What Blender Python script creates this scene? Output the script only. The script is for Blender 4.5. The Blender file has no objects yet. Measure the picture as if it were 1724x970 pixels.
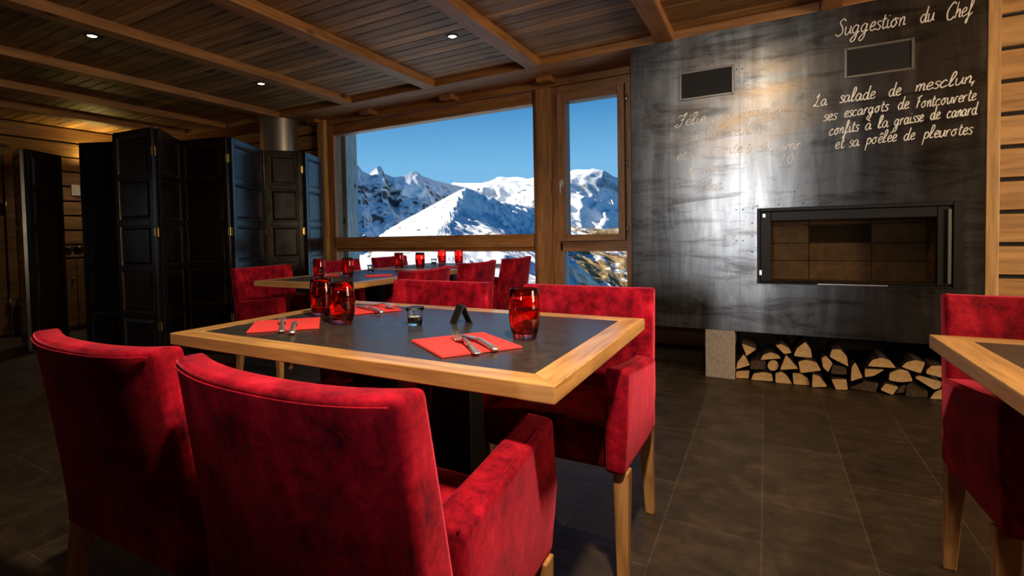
import bpy, bmesh, math, random
from mathutils import Vector, Matrix, noise
random.seed(7)
PI = math.pi
sc = bpy.context.scene
col = sc.collection

# ------------------------------------------------------------------ camera
W, Hpx = 1724, 970
FPX, PPX, PPY = 866.5, 777.7, 422.8
EYE = Vector((0.0, 0.0, 1.015))
R0 = Vector((0.8614, 0.5074, -0.0207)).normalized()          # camera right
R2 = Vector((-0.5079, 0.8608, -0.0326)).normalized()         # camera forward
R1 = R2.cross(R0).normalized()                               # camera down
R0 = R1.cross(R2).normalized()
cam_d = bpy.data.cameras.new('camera')
cam = bpy.data.objects.new('camera', cam_d)
col.objects.link(cam)
M = Matrix.Identity(4)
for i in range(3):
    M[i][0] = R0[i]; M[i][1] = -R1[i]; M[i][2] = -R2[i]; M[i][3] = EYE[i]
cam.matrix_world = M
cam_d.sensor_fit = 'HORIZONTAL'; cam_d.sensor_width = 36
cam_d.lens = FPX / W * 36
cam_d.shift_x = (W / 2 - PPX) / W
cam_d.shift_y = (PPY - Hpx / 2) / W
cam_d.clip_start = 0.02; cam_d.clip_end = 20000
sc.camera = cam

# ------------------------------------------------------------------ world, sun, daylight, exposure
wd = bpy.data.worlds.new('sky'); sc.world = wd; wd.use_nodes = True
nt = wd.node_tree; nt.nodes.clear()
wo = nt.nodes.new('ShaderNodeOutputWorld'); bg = nt.nodes.new('ShaderNodeBackground')
tc = nt.nodes.new('ShaderNodeTexCoord'); sx = nt.nodes.new('ShaderNodeSeparateXYZ')
rp = nt.nodes.new('ShaderNodeValToRGB')
el = rp.color_ramp.elements
el[0].position = 0.0; el[0].color = (0.30, 0.55, 0.78, 1)
el[1].position = 1.0; el[1].color = (0.004, 0.06, 0.22, 1)
e = el.new(0.13); e.color = (0.19, 0.50, 0.82, 1)
e = el.new(0.28); e.color = (0.018, 0.20, 0.53, 1)
e = el.new(0.5); e.color = (0.008, 0.09, 0.30, 1)
nt.links.new(tc.outputs['Generated'], sx.inputs[0]); nt.links.new(sx.outputs['Z'], rp.inputs[0])
nt.links.new(rp.outputs[0], bg.inputs[0]); bg.inputs[1].default_value = 1.0
nt.links.new(bg.outputs[0], wo.inputs[0])

sun_d = bpy.data.lights.new('sun', 'SUN'); sun = bpy.data.objects.new('sun', sun_d); col.objects.link(sun)
sun_d.energy = 8.0; sun_d.color = (1.0, 0.93, 0.82); sun_d.angle = 0.009
SUN = Vector((-0.84, -0.30, 0.45)).normalized()
sun.rotation_euler = SUN.to_track_quat('Z', 'Y').to_euler()

def area(name, loc, aim, sx_, sy_, power, color):
    d = bpy.data.lights.new(name, 'AREA'); o = bpy.data.objects.new(name, d); col.objects.link(o)
    d.shape = 'RECTANGLE'; d.size = sx_; d.size_y = sy_; d.energy = power; d.color = color
    o.location = loc
    o.rotation_euler = (Vector(aim) - Vector(loc)).to_track_quat('-Z', 'Y').to_euler()
    return o
# unseen area lamps: inferred windows at right and rear, plus added glow and fill
area('daylight_right_window', (3.15, 1.75, 1.40), (-2.0, 1.9, 1.60), 1.4, 1.2, 108, (1.0, 0.74, 0.46))
area('daylight_rear_window', (-0.40, -3.05, 1.36), (-0.40, 4.0, 1.40), 0.26, 0.6, 2.1, (0.95, 0.97, 1.0)).data.spread = math.radians(24)
area('added_rear_glow', (-0.6, -3.05, 2.15), (-0.6, 4.0, 2.0), 1.0, 0.25, 1.0, (1.0, 0.80, 0.58)).data.spread = math.radians(34)  # added warm panel for the glow on the upper steel
area('added_left_fill', (-7.0, -1.2, 1.2), (-3.0, 1.0, 0.3), 0.9, 1.2, 3, (0.50, 0.74, 1.0))  # added weak cool fill from the left, no window behind it
def spot(name, loc, aim, power, size, color=(1.0, .80, .56), soft=.06):
    d = bpy.data.lights.new(name, 'SPOT'); d.energy = power; d.spot_size = math.radians(size); d.spot_blend = .8
    d.color = color; d.shadow_soft_size = soft
    o = bpy.data.objects.new(name, d); col.objects.link(o); o.location = loc
    o.rotation_euler = (Vector(aim) - Vector(loc)).to_track_quat('-Z', 'Y').to_euler()
# unseen bare spots added under the ceiling to light tables and hearth
spot('spot_over_table', (.05, .46, 2.36), (-.85, 1.25, .7), 275, 95)
spot('spot_over_right_table', (.95, .75, 2.36), (.95, 1.4, .7), 40, 80)
spot('spot_over_hearth', (.02, 2.35, 2.36), (.30, 3.8, .75), 34, 104, soft=.16)

sc.view_settings.view_transform = 'Standard'; sc.view_settings.look = 'None'
sc.view_settings.gamma = 1.0; sc.view_settings.use_curve_mapping = False
sc.view_settings.exposure = 0.0
sc.cycles.use_denoising = True
sc.cycles.max_bounces = 9; sc.cycles.transparent_max_bounces = 16
sc.cycles.transmission_bounces = 9
sc.cycles.sample_clamp_indirect = 4.0
sc.cycles.caustics_refractive = False; sc.cycles.caustics_reflective = False

# ------------------------------------------------------------------ helpers
def ray(u, v):
    return R0 * ((u - PPX) / FPX) + R1 * ((v - PPY) / FPX) + R2
def on_y(u, v, y):
    d = ray(u, v); return EYE + d * (y / d.y)

def nbm(): return bmesh.new()
def box(bm, x0, x1, y0, y1, z0, z1, mi=0):
    v = [bm.verts.new((x, y, z)) for z in (z0, z1) for (x, y) in ((x0, y0), (x1, y0), (x1, y1), (x0, y1))]
    fs = [(3, 2, 1, 0), (4, 5, 6, 7), (0, 1, 5, 4), (1, 2, 6, 5), (2, 3, 7, 6), (3, 0, 4, 7)]
    out = []
    for f in fs:
        fc = bm.faces.new([v[i] for i in f]); fc.material_index = mi; out.append(fc)
    return v, out
def hexa(bm, p, mi=0):
    v = [bm.verts.new(q) for q in p]
    for f in [(3, 2, 1, 0), (4, 5, 6, 7), (0, 1, 5, 4), (1, 2, 6, 5), (2, 3, 7, 6), (3, 0, 4, 7)]:
        bm.faces.new([v[i] for i in f]).material_index = mi
    return v
def tube(bm, pts, r, n=8, mi=0, caps=True):
    pts = [Vector(p) for p in pts]; rings = []
    for i, p in enumerate(pts):
        t = (pts[min(i + 1, len(pts) - 1)] - pts[max(i - 1, 0)]).normalized()
        a = t.orthogonal().normalized() if i == 0 else (a - t * a.dot(t)).normalized()
        b = t.cross(a)
        rr = r[i] if isinstance(r, (list, tuple)) else r
        rings.append([bm.verts.new(p + (a * math.cos(2 * PI * k / n) + b * math.sin(2 * PI * k / n)) * rr) for k in range(n)])
    for i in range(len(rings) - 1):
        for k in range(n):
            bm.faces.new((rings[i][k], rings[i][(k + 1) % n], rings[i + 1][(k + 1) % n], rings[i + 1][k])).material_index = mi
    if caps:
        bm.faces.new(rings[0][::-1]).material_index = mi; bm.faces.new(rings[-1]).material_index = mi
def lathe(bm, prof, n=28, mi=0, cx=0, cy=0):
    rings = []
    for r, z in prof:
        if r < 1e-6: rings.append([bm.verts.new((cx, cy, z))])
        else: rings.append([bm.verts.new((cx + r * math.cos(2 * PI * k / n), cy + r * math.sin(2 * PI * k / n), z)) for k in range(n)])
    for i in range(len(rings) - 1):
        A, B = rings[i], rings[i + 1]
        for k in range(n):
            if len(A) == 1 and len(B) == 1: continue
            if len(A) == 1: f = (A[0], B[(k + 1) % n], B[k])
            elif len(B) == 1: f = (A[k], A[(k + 1) % n], B[0])
            else: f = (A[k], A[(k + 1) % n], B[(k + 1) % n], B[k])
            bm.faces.new(f[::-1] if False else f).material_index = mi
def bevel(bm, w, seg=2, ang=0.5):
    bm.normal_update()
    es = [e for e in bm.edges if len(e.link_faces) == 2 and e.calc_face_angle(0) > ang]
    if es: bmesh.ops.bevel(bm, geom=es, offset=w, segments=seg, profile=0.6, affect='EDGES', clamp_overlap=True)
def obj(name, bm, mats, parent=None, smooth=False, loc=None, rz=0, fixn=True):
    me = bpy.data.meshes.new(name)
    if fixn: bmesh.ops.recalc_face_normals(bm, faces=bm.faces)
    bm.to_mesh(me); bm.free()
    if not isinstance(mats, (list, tuple)): mats = [mats]
    for m in mats: me.materials.append(m)
    if smooth:
        for p in me.polygons: p.use_smooth = True
    o = bpy.data.objects.new(name, me); col.objects.link(o)
    if parent: o.parent = parent
    if loc: o.location = loc
    if rz: o.rotation_euler = (0, 0, rz)
    return o
def autosmooth(o, ang=0.7):
    me = o.data
    for p in me.polygons: p.use_smooth = True
    try: me.set_sharp_from_angle(angle=ang)
    except Exception: pass
    return o
def tag(o, label=None, cat=None, group=None, kind=None):
    if label: o['label'] = label
    if cat: o['category'] = cat
    if group: o['group'] = group
    if kind: o['kind'] = kind
    return o
def thing(name, label, cat, loc=(0, 0, 0), rz=0, group=None):
    o = bpy.data.objects.new(name, None); col.objects.link(o)
    o.empty_display_size = 0.05
    o.location = loc; o.rotation_euler = (0, 0, rz)
    return tag(o, label, cat, group)
def struct(name, bm, mats, **k):
    o = obj(name, bm, mats, **k); o['kind'] = 'structure'; return o
def dup(root, loc, rz, label, group=None):
    r = root.copy(); col.objects.link(r); r.location = loc; r.rotation_euler = (0, 0, rz); r['label'] = label
    if group: r['group'] = group
    for ch in list(root.children):
        c = ch.copy(); col.objects.link(c); c.parent = r
        for g in ch.children:
            d = g.copy(); col.objects.link(d); d.parent = c
    return r

# ------------------------------------------------------------------ materials
def mat(name, color, rough=0.5, metal=0.0, **kw):
    m = bpy.data.materials.new(name); m.use_nodes = True
    b = m.node_tree.nodes['Principled BSDF']
    b.inputs['Base Color'].default_value = (*color, 1); b.inputs['Roughness'].default_value = rough
    b.inputs['Metallic'].default_value = metal
    for k, v in kw.items(): b.inputs[k.replace('_', ' ')].default_value = v
    return m
def nodes(m): return m.node_tree, m.node_tree.nodes['Principled BSDF']
def coords(nt, scale, kind='Object', rot=(0, 0, 0)):
    t = nt.nodes.new('ShaderNodeTexCoord'); mp = nt.nodes.new('ShaderNodeMapping')
    mp.inputs['Scale'].default_value = scale; mp.inputs['Rotation'].default_value = rot
    nt.links.new(t.outputs[kind], mp.inputs[0]); return mp.outputs[0]
def ntex(nt, vec, scale, detail=4, rough=0.6, dist=0.0):
    n = nt.nodes.new('ShaderNodeTexNoise'); n.inputs['Scale'].default_value = scale
    n.inputs['Detail'].default_value = detail; n.inputs['Roughness'].default_value = rough
    n.inputs['Distortion'].default_value = dist
    nt.links.new(vec, n.inputs['Vector']); return n.outputs['Fac']
def ramp(nt, fac, stops):
    r = nt.nodes.new('ShaderNodeValToRGB'); els = r.color_ramp.elements
    els[0].position, els[0].color = stops[0][0], (*stops[0][1], 1)
    els[1].position, els[1].color = stops[-1][0], (*stops[-1][1], 1)
    for p, c in stops[1:-1]:
        e = els.new(p); e.color = (*c, 1)
    nt.links.new(fac, r.inputs[0]); return r.outputs[0]
def mixc(nt, fac, a, b, mode='MIX'):
    n = nt.nodes.new('ShaderNodeMix'); n.data_type = 'RGBA'; n.blend_type = mode
    for s, v in ((n.inputs['Factor'], fac), (n.inputs['A'], a), (n.inputs['B'], b)):
        pass
    fi = n.inputs[0]; ai = n.inputs[6]; bi = n.inputs[7]
    for s, v in ((fi, fac), (ai, a), (bi, b)):
        if hasattr(v, 'is_output'): nt.links.new(v, s)
        elif isinstance(v, tuple): s.default_value = (*v, 1)
        else: s.default_value = v
    return n.outputs[2]
def bump(nt, b, fac, strength, dist=0.01):
    n = nt.nodes.new('ShaderNodeBump'); n.inputs['Strength'].default_value = strength; n.inputs['Distance'].default_value = dist
    nt.links.new(fac, n.inputs['Height']); nt.links.new(n.outputs[0], b.inputs['Normal'])

def wood(name, lo, hi, axis='X', rough=0.45, grain=9, knots=0.0, bmp=0.1, coat=0.0):
    m = mat(name, hi, rough); nt, b = nodes(m)
    s = {'X': (0.09, 1, 1), 'Y': (1, 0.09, 1), 'Z': (1, 1, 0.09)}[axis]
    v = coords(nt, s)
    f1 = ntex(nt, v, grain, 5, 0.65, 0.8); f2 = ntex(nt, v, grain * 5, 3, 0.5, 0.2)
    mid = tuple((a + c) / 2 for a, c in zip(lo, hi))
    c1 = ramp(nt, f1, [(0.3, lo), (0.48, mid), (0.68, hi)])
    c2 = ramp(nt, f2, [(0.3, (0.62, 0.58, 0.55)), (0.7, (1.12, 1.1, 1.06))])
    c = mixc(nt, 1.0, c1, c2, 'MULTIPLY')
    if knots:
        sk = {'X': (0.45, 1, 1), 'Y': (1, 0.45, 1), 'Z': (1, 1, 0.45)}[axis]
        vo = nt.nodes.new('ShaderNodeTexVoronoi'); vo.inputs['Scale'].default_value = knots
        nt.links.new(coords(nt, sk), vo.inputs['Vector'])
        k = ramp(nt, vo.outputs['Distance'], [(0.05, (0.18, 0.12, 0.08)), (0.13, (1, 1, 1))])
        c = mixc(nt, 1.0, c, k, 'MULTIPLY')
    nt.links.new(c, b.inputs['Base Color'])
    if bmp: bump(nt, b, f2, bmp, 0.004)
    if coat: b.inputs['Coat Weight'].default_value = coat; b.inputs['Coat Roughness'].default_value = 0.15
    return m

M_oak_x = wood('oiled_oak_along_x', (0.52, 0.25, 0.075), (0.82, 0.46, 0.17), 'X', 0.33, 10, 0, 0.05, 0.35)
M_oak_y = wood('oiled_oak_along_y', (0.52, 0.25, 0.075), (0.82, 0.46, 0.17), 'Y', 0.33, 10, 0, 0.05, 0.35)
M_legwood = wood('beech_leg', (0.40, 0.19, 0.06), (0.58, 0.30, 0.11), 'Z', 0.4, 12, 0, 0.04)
M_beam_y = wood('pine_beam_along_y', (0.26, 0.115, 0.035), (0.44, 0.21, 0.07), 'Y', 0.6, 8, 5.0, 0.15)
M_beam_x = wood('pine_beam_along_x', (0.26, 0.115, 0.035), (0.46, 0.22, 0.075), 'X', 0.6, 8, 5.0, 0.15)
M_ceil = wood('aged_ceiling_board', (0.19, 0.095, 0.030), (0.50, 0.28, 0.095), 'X', 0.6, 7, 4.0, 0.4)
nt, b = nodes(M_ceil)                                           # each board its own tone
t = nt.nodes.new('ShaderNodeTexCoord'); sp = nt.nodes.new('ShaderNodeSeparateXYZ'); nt.links.new(t.outputs['Object'], sp.inputs[0])
def math_(op, a, v):
    n = nt.nodes.new('ShaderNodeMath'); n.operation = op; nt.links.new(a, n.inputs[0])
    if v is not None: n.inputs[1].default_value = v
    return n.outputs[0]
bi = math_('FLOOR', math_('MULTIPLY', math_('ADD', sp.outputs['Y'], 3.4), 1 / .102), None)
wn = nt.nodes.new('ShaderNodeTexWhiteNoise'); wn.noise_dimensions = '1D'; nt.links.new(bi, wn.inputs['W'])
old = b.inputs['Base Color'].links[0].from_socket
nt.links.new(mixc(nt, 1.0, old, ramp(nt, wn.outputs['Value'], [(0, (.62, .60, .58)), (1, (1.3, 1.25, 1.2))]), 'MULTIPLY'), b.inputs['Base Color'])
M_frame_x = wood('window_wood_along_x', (0.28, 0.125, 0.045), (0.52, 0.26, 0.10), 'X', 0.5, 9, 4.5, 0.1)
M_frame_z = wood('window_wood_along_z', (0.28, 0.125, 0.045), (0.52, 0.26, 0.10), 'Z', 0.5, 9, 4.5, 0.1)
M_log_x = wood('pine_cladding_along_x', (0.38, 0.19, 0.06), (0.62, 0.36, 0.14), 'X', 0.55, 7, 3.0, 0.12)
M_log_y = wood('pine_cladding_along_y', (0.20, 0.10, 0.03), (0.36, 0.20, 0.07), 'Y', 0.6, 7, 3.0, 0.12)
M_post = wood('pale_pine_post', (0.46, 0.25, 0.09), (0.66, 0.40, 0.17), 'Z', 0.5, 8, 4.0, 0.08)
M_darkwall = wood('darkened_wall', (0.012, 0.007, 0.004), (0.03, 0.018, 0.01), 'X', 0.7, 8, 0, 0.1)  # near-black for recess shade, and to dim unseen walls in the steel's reflection
M_black = mat('black_backing', (0.006, 0.005, 0.005), 0.8)
M_blackmetal = mat('black_powder_coat', (0.006, 0.005, 0.005), 0.5, Specular_IOR_Level=0.3)

# red velvet
M_velvet = mat('red_crushed_velvet', (0.3, 0.004, 0.014), 0.75)
nt, b = nodes(M_velvet)
v = coords(nt, (1, 1, 0.8))
fa = ntex(nt, v, 13, 10, 0.78, 0.15); fb = ntex(nt, v, 90, 3, 0.6, 0.2); fc = ntex(nt, v, 3.2, 3, 0.5, 0.3)
c1 = ramp(nt, fa, [(0.36, (0.050, 0.0008, 0.005)), (0.46, (0.20, 0.0018, 0.010)), (0.55, (0.34, 0.004, 0.016)), (0.68, (0.58, 0.016, 0.036))])
c2 = ramp(nt, fc, [(0.3, (0.62, 0.62, 0.62)), (0.7, (1.25, 1.25, 1.25))])
nt.links.new(mixc(nt, 1.0, c1, c2, 'MULTIPLY'), b.inputs['Base Color'])
b.inputs['Sheen Weight'].default_value = 0.75; b.inputs['Sheen Roughness'].default_value = 0.35
b.inputs['Sheen Tint'].default_value = (1.0, 0.10, 0.16, 1)
b.inputs['Specular IOR Level'].default_value = 0.08
bump(nt, b, fa, 0.2, 0.010)

# slate-look table inlay
M_inlay = mat('charcoal_table_inlay', (0.03, 0.028, 0.028), 0.36)
nt, b = nodes(M_inlay)
v = coords(nt, (1, 1, 1)); f = ntex(nt, v, 22, 6, 0.7, 0.5)
nt.links.new(ramp(nt, f, [(0.3, (0.028, 0.024, 0.022)), (0.7, (0.055, 0.048, 0.044))]), b.inputs['Base Color'])
nt.links.new(ramp(nt, f, [(0.3, (0.25, 0.25, 0.25)), (0.7, (0.36, 0.36, 0.36))]), b.inputs['Roughness'])
bump(nt, b, f, 0.12, 0.004)

# floor tiles
M_floor = mat('slate_floor_tile', (0.06, 0.05, 0.04), 0.45)
nt, b = nodes(M_floor)
t = nt.nodes.new('ShaderNodeTexCoord'); mp = nt.nodes.new('ShaderNodeMapping'); nt.links.new(t.outputs['Object'], mp.inputs[0])
mp.inputs['Rotation'].default_value = (0, 0, PI / 2); mp.inputs['Location'].default_value = (0.10, 0.012, 0)
br = nt.nodes.new('ShaderNodeTexBrick'); nt.links.new(mp.outputs[0], br.inputs['Vector'])
br.offset = 0.5; br.inputs['Scale'].default_value = 1.0
br.inputs['Brick Width'].default_value = 0.595; br.inputs['Row Height'].default_value = 0.297
br.inputs['Mortar Size'].default_value = 0.003; br.inputs['Mortar Smooth'].default_value = 0.2
br.inputs['Color1'].default_value = (0.024, 0.016, 0.010, 1); br.inputs['Color2'].default_value = (0.041, 0.029, 0.019, 1)
br.inputs['Mortar'].default_value = (0.060, 0.046, 0.032, 1)
v = coords(nt, (1, 1, 1)); f = ntex(nt, v, 7, 9, 0.75, 0.5); f2 = ntex(nt, coords(nt, (0.6, 2.2, 1)), 14, 5, 0.7, 0.6)
c = mixc(nt, 1.0, br.outputs['Color'], ramp(nt, f, [(0.3, (0.45, 0.43, 0.42)), (0.52, (1.2, 1.12, 1.0)), (0.72, (2.4, 2.1, 1.75))]), 'MULTIPLY')
nt.links.new(c, b.inputs['Base Color'])
nt.links.new(ramp(nt, f2, [(0.3, (0.36, 0.36, 0.36)), (0.7, (0.62, 0.62, 0.62))]), b.inputs['Roughness'])
bump(nt, b, f2, 0.35, 0.006)

# raw steel sheet
M_steel = mat('raw_blackened_steel', (0.13, 0.13, 0.13), 0.4, 0.97)
nt, b = nodes(M_steel)
v = coords(nt, (2.2, 1, 0.35)); f = ntex(nt, v, 3.0, 6, 0.65, 0.6)
v2 = coords(nt, (0.5, 1, 1.6)); f2 = ntex(nt, v2, 2.2, 6, 0.7, 1.5)
c = ramp(nt, f, [(0.3, (0.085, 0.088, 0.094)), (0.5, (0.16, 0.165, 0.17)), (0.72, (0.30, 0.31, 0.32))])
# heat and wipe stains: a brown cloud round the old chalk lines, left of the middle
sp = nt.nodes.new('ShaderNodeVectorMath'); sp.operation = 'DISTANCE'
mq = nt.nodes.new('ShaderNodeMapping'); mq.inputs['Scale'].default_value = (1.0, 0.0, 1.7)
tq = nt.nodes.new('ShaderNodeTexCoord'); nt.links.new(tq.outputs['Object'], mq.inputs[0]); nt.links.new(mq.outputs[0], sp.inputs[0])
sp.inputs[1].default_value = (-.15, 0, 3.13)
msk = mixc(nt, 1.0, ramp(nt, sp.outputs['Value'], [(0.25, (1, 1, 1)), (0.75, (0.10, 0.10, 0.10))]), ramp(nt, f2, [(0.38, (0, 0, 0)), (0.66, (1, 1, 1))]), 'MULTIPLY')
c = mixc(nt, msk, c, (0.20, 0.145, 0.095))
f4 = ntex(nt, coords(nt, (0.55, 1, 2.6)), 3.5, 7, 0.72, 0.8)
c = mixc(nt, 1.0, c, ramp(nt, f4, [(0.36, (0.45, 0.43, 0.42)), (0.52, (1, 1, 1))]), 'MULTIPLY')
nt.links.new(c, b.inputs['Base Color'])
b.inputs['Roughness'].default_value = 0.30
b.inputs['Anisotropic'].default_value = 0.55; b.inputs['Anisotropic Rotation'].default_value = 0.25
M_steel_dark = mat('dark_steel_edge', (0.03, 0.03, 0.032), 0.45, 0.7)
M_ventframe = mat('vent_steel_frame', (0.22, 0.21, 0.19), 0.4, 0.8)
M_chalk = mat('white_chalk', (0.88, 0.86, 0.82), 0.9)
M_chalk_faint = mat('faded_chalk', (0.90, 0.88, 0.84), 0.9)

# firebrick
M_brick = mat('vermiculite_firebrick', (0.3, 0.2, 0.11), 0.9)
nt, b = nodes(M_brick); f = ntex(nt, coords(nt, (1, 1, 1)), 9, 6, 0.7, 0.6)
nt.links.new(ramp(nt, f, [(0.3, (0.22, 0.15, 0.09)), (0.7, (0.46, 0.34, 0.22))]), b.inputs['Base Color'])
M_brick_dark = mat('sooty_firebrick', (0.05, 0.035, 0.025), 0.9)
M_concrete = mat('aerated_concrete', (0.36, 0.30, 0.25), 0.9)
nt, b = nodes(M_concrete); f = ntex(nt, coords(nt, (1, 1, 1)), 60, 4, 0.7)
nt.links.new(ramp(nt, f, [(0.3, (0.28, 0.23, 0.19)), (0.7, (0.44, 0.37, 0.31))]), b.inputs['Base Color']); bump(nt, b, f, 0.4, 0.005)

M_cut = mat('cut_log_end', (0.6, 0.38, 0.18), 0.8)
nt, b = nodes(M_cut)
wv = nt.nodes.new('ShaderNodeTexWave'); wv.wave_type = 'RINGS'; wv.rings_direction = 'Y'
nt.links.new(coords(nt, (1, 1, 1)), wv.inputs['Vector']); wv.inputs['Scale'].default_value = 32; wv.inputs['Distortion'].default_value = 2.5
f = ntex(nt, coords(nt, (1, 1, 1)), 16, 5, 0.7, 0.4)
c = mixc(nt, 0.35, ramp(nt, f, [(0.3, (0.36, 0.19, 0.07)), (0.5, (0.58, 0.36, 0.15)), (0.7, (0.76, 0.54, 0.28))]), ramp(nt, wv.outputs['Fac'], [(0.2, (0.34, 0.18, 0.07)), (0.8, (0.74, 0.50, 0.25))]))
nt.links.new(c, b.inputs['Base Color'])
M_bark = mat('log_bark', (0.06, 0.035, 0.02), 0.9)
nt, b = nodes(M_bark); f = ntex(nt, coords(nt, (1, 0.3, 1)), 40, 5, 0.7)
nt.links.new(ramp(nt, f, [(0.3, (0.02, 0.012, 0.008)), (0.7, (0.11, 0.062, 0.034))]), b.inputs['Base Color']); bump(nt, b, f, 0.6, 0.01)

# leather, hinges
M_leather = mat('black_brown_leather', (0.014, 0.010, 0.009), 0.42)
nt, b = nodes(M_leather); f = ntex(nt, coords(nt, (1, 1, 1)), 120, 4, 0.6); f3 = ntex(nt, coords(nt, (1, 1, 1)), 5, 4, 0.6)
nt.links.new(ramp(nt, f3, [(0.3, (0.006, 0.004, 0.004)), (0.7, (0.015, 0.010, 0.008))]), b.inputs['Base Color'])
nt.links.new(ramp(nt, f3, [(0.3, (0.18, 0.18, 0.18)), (0.7, (0.27, 0.27, 0.27))]), b.inputs['Roughness']); bump(nt, b, f, 0.08, 0.003)
b.inputs['Specular IOR Level'].default_value = 0.5
M_piping = mat('leather_piping', (0.07, 0.045, 0.025), 0.45)
M_brass = mat('brass', (0.72, 0.45, 0.12), 0.3, 1.0)
M_chrome = mat('polished_steel', (0.86, 0.84, 0.81), 0.30, 0.9)
M_satin = mat('satin_aluminium', (0.75, 0.74, 0.72), 0.45, 0.4)
M_zinc = mat('brushed_zinc', (0.46, 0.43, 0.40), 0.38, 0.85)
M_paper = mat('red_paper_napkin', (0.86, 0.05, 0.05), 0.85)
M_card = mat('black_card', (0.010, 0.009, 0.009), 0.5)
M_wax = mat('white_wax', (0.85, 0.80, 0.70), 0.5, 0.0)
M_white = mat('white_plastic', (0.7, 0.68, 0.62), 0.5)
M_darkcup = mat('dark_glazed_cup', (0.012, 0.010, 0.010), 0.2)

def glassmat(name, color, rough=0.0, ior=1.45):
    m = bpy.data.materials.new(name); m.use_nodes = True; nt = m.node_tree; nt.nodes.clear()
    o = nt.nodes.new('ShaderNodeOutputMaterial'); tr = nt.nodes.new('ShaderNodeBsdfTransparent'); gl = nt.nodes.new('ShaderNodeBsdfGlossy')
    fr = nt.nodes.new('ShaderNodeFresnel'); mx = nt.nodes.new('ShaderNodeMixShader')
    tr.inputs[0].default_value = (*color, 1); gl.inputs['Roughness'].default_value = rough; fr.inputs['IOR'].default_value = ior
    nt.links.new(fr.outputs[0], mx.inputs[0]); nt.links.new(tr.outputs[0], mx.inputs[1]); nt.links.new(gl.outputs[0], mx.inputs[2])
    nt.links.new(mx.outputs[0], o.inputs[0]); return m
M_pane = glassmat('window_glass', (0.985, 0.99, 0.99), 0.0, 1.12)
M_stoveglass = glassmat('smoked_stove_glass', (0.80, 0.76, 0.70), 0.03, 1.25)
M_clear = mat('clear_glass', (0.97, 0.98, 0.98), 0.0, Transmission_Weight=1.0, IOR=1.45)
M_redglass = mat('red_tinted_glass', (0.97, 0.11, 0.10), 0.0, Transmission_Weight=1.0, IOR=1.45)
M_drink = mat('red_tinted_water', (0.90, 0.28, 0.26), 0.0, Transmission_Weight=1.0, IOR=1.25)

def emis(name, color, s):
    m = bpy.data.materials.new(name); m.use_nodes = True; nt = m.node_tree; nt.nodes.clear()
    o = nt.nodes.new('ShaderNodeOutputMaterial'); e = nt.nodes.new('ShaderNodeEmission')
    e.inputs[0].default_value = (*color, 1); e.inputs[1].default_value = s; nt.links.new(e.outputs[0], o.inputs[0]); return m
M_lamp = emis('lamp_glow', (1.0, 0.86, 0.66), 14)

# snow and rock
def snowmat(name, rockstops, rockcol, scale, snow=(0.86, 0.87, 0.88), slope=True):
    m = mat(name, snow, 0.8); nt, b = nodes(m)
    g = nt.nodes.new('ShaderNodeNewGeometry')
    mp = nt.nodes.new('ShaderNodeMapping'); mp.inputs['Scale'].default_value = (scale, scale, scale * 1.6)
    nt.links.new(g.outputs['Position'], mp.inputs[0])
    f = ntex(nt, mp.outputs[0], 1.0, 10, 0.72, 0.7)
    k = ramp(nt, f, rockstops)
    if slope:
        s = nt.nodes.new('ShaderNodeSeparateXYZ'); nt.links.new(g.outputs['Normal'], s.inputs[0])
        k = mixc(nt, 1.0, k, ramp(nt, s.outputs['Z'], [(0.35, (1, 1, 1)), (0.72, (0, 0, 0))]), 'MULTIPLY')
    nt.links.new(mixc(nt, k, snow, rockcol), b.inputs['Base Color'])
    b.inputs['Specular IOR Level'].default_value = 0.1
    return m
M_snow_far = snowmat('snow_and_dark_rock', [(0.52, (0, 0, 0)), (0.60, (1, 1, 1))], (0.07, 0.075, 0.085), 0.006)
M_snow_rock = snowmat('snow_and_cliffs', [(0.45, (0, 0, 0)), (0.53, (1, 1, 1))], (0.06, 0.07, 0.085), 0.007)
M_snow_hill = snowmat('snow_with_scrub', [(0.565, (0, 0, 0)), (0.62, (1, 1, 1))], (0.16, 0.13, 0.075), 0.035, slope=False)
M_snow_brown = snowmat('dry_grass_with_snow_streaks', [(0.42, (0, 0, 0)), (0.50, (1, 1, 1))], (0.30, 0.20, 0.09), 0.03, slope=False)
M_snow = snowmat('fresh_snow', [(0.66, (0, 0, 0)), (0.8, (1, 1, 1))], (0.5, 0.45, 0.36), 0.4, slope=False)
M_weather = wood('weathered_grey_wood', (0.55, 0.55, 0.52), (0.80, 0.79, 0.75), 'Z', 0.8, 12, 6.0, 0.2)

# ------------------------------------------------------------------ room shell
XL, XR, YF, YB, ZC = -7.2, 3.3, -3.2, 4.30, 2.39
YP = 3.874                                                     # front plane of the chimney breast
bm = nbm(); box(bm, XL - .2, XR + .2, YF - .2, YB + .12, -0.1, 0.0); struct('floor', bm, M_floor)
# ceiling: boards along X with V-grooves
bm = nbm(); y = YF - .2
box(bm, XL - .2, XR + .2, YF - .2, YB + .3, ZC + .022, ZC + .12)
while y < YB + .2:
    w = 0.102; g = 0.009
    p = [(y, ZC + .022), (y, ZC + .005), (y + g, ZC), (y + w - g * .5, ZC), (y + w, ZC + .005), (y + w, ZC + .022)]
    a = [bm.verts.new((XL - .2, q[0], q[1])) for q in p]; c = [bm.verts.new((XR + .2, q[0], q[1])) for q in p]
    for i in range(6): bm.faces.new((a[i], a[(i + 1) % 6], c[(i + 1) % 6], c[i]))
    y += w
struct('ceiling', bm, M_ceil)

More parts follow.
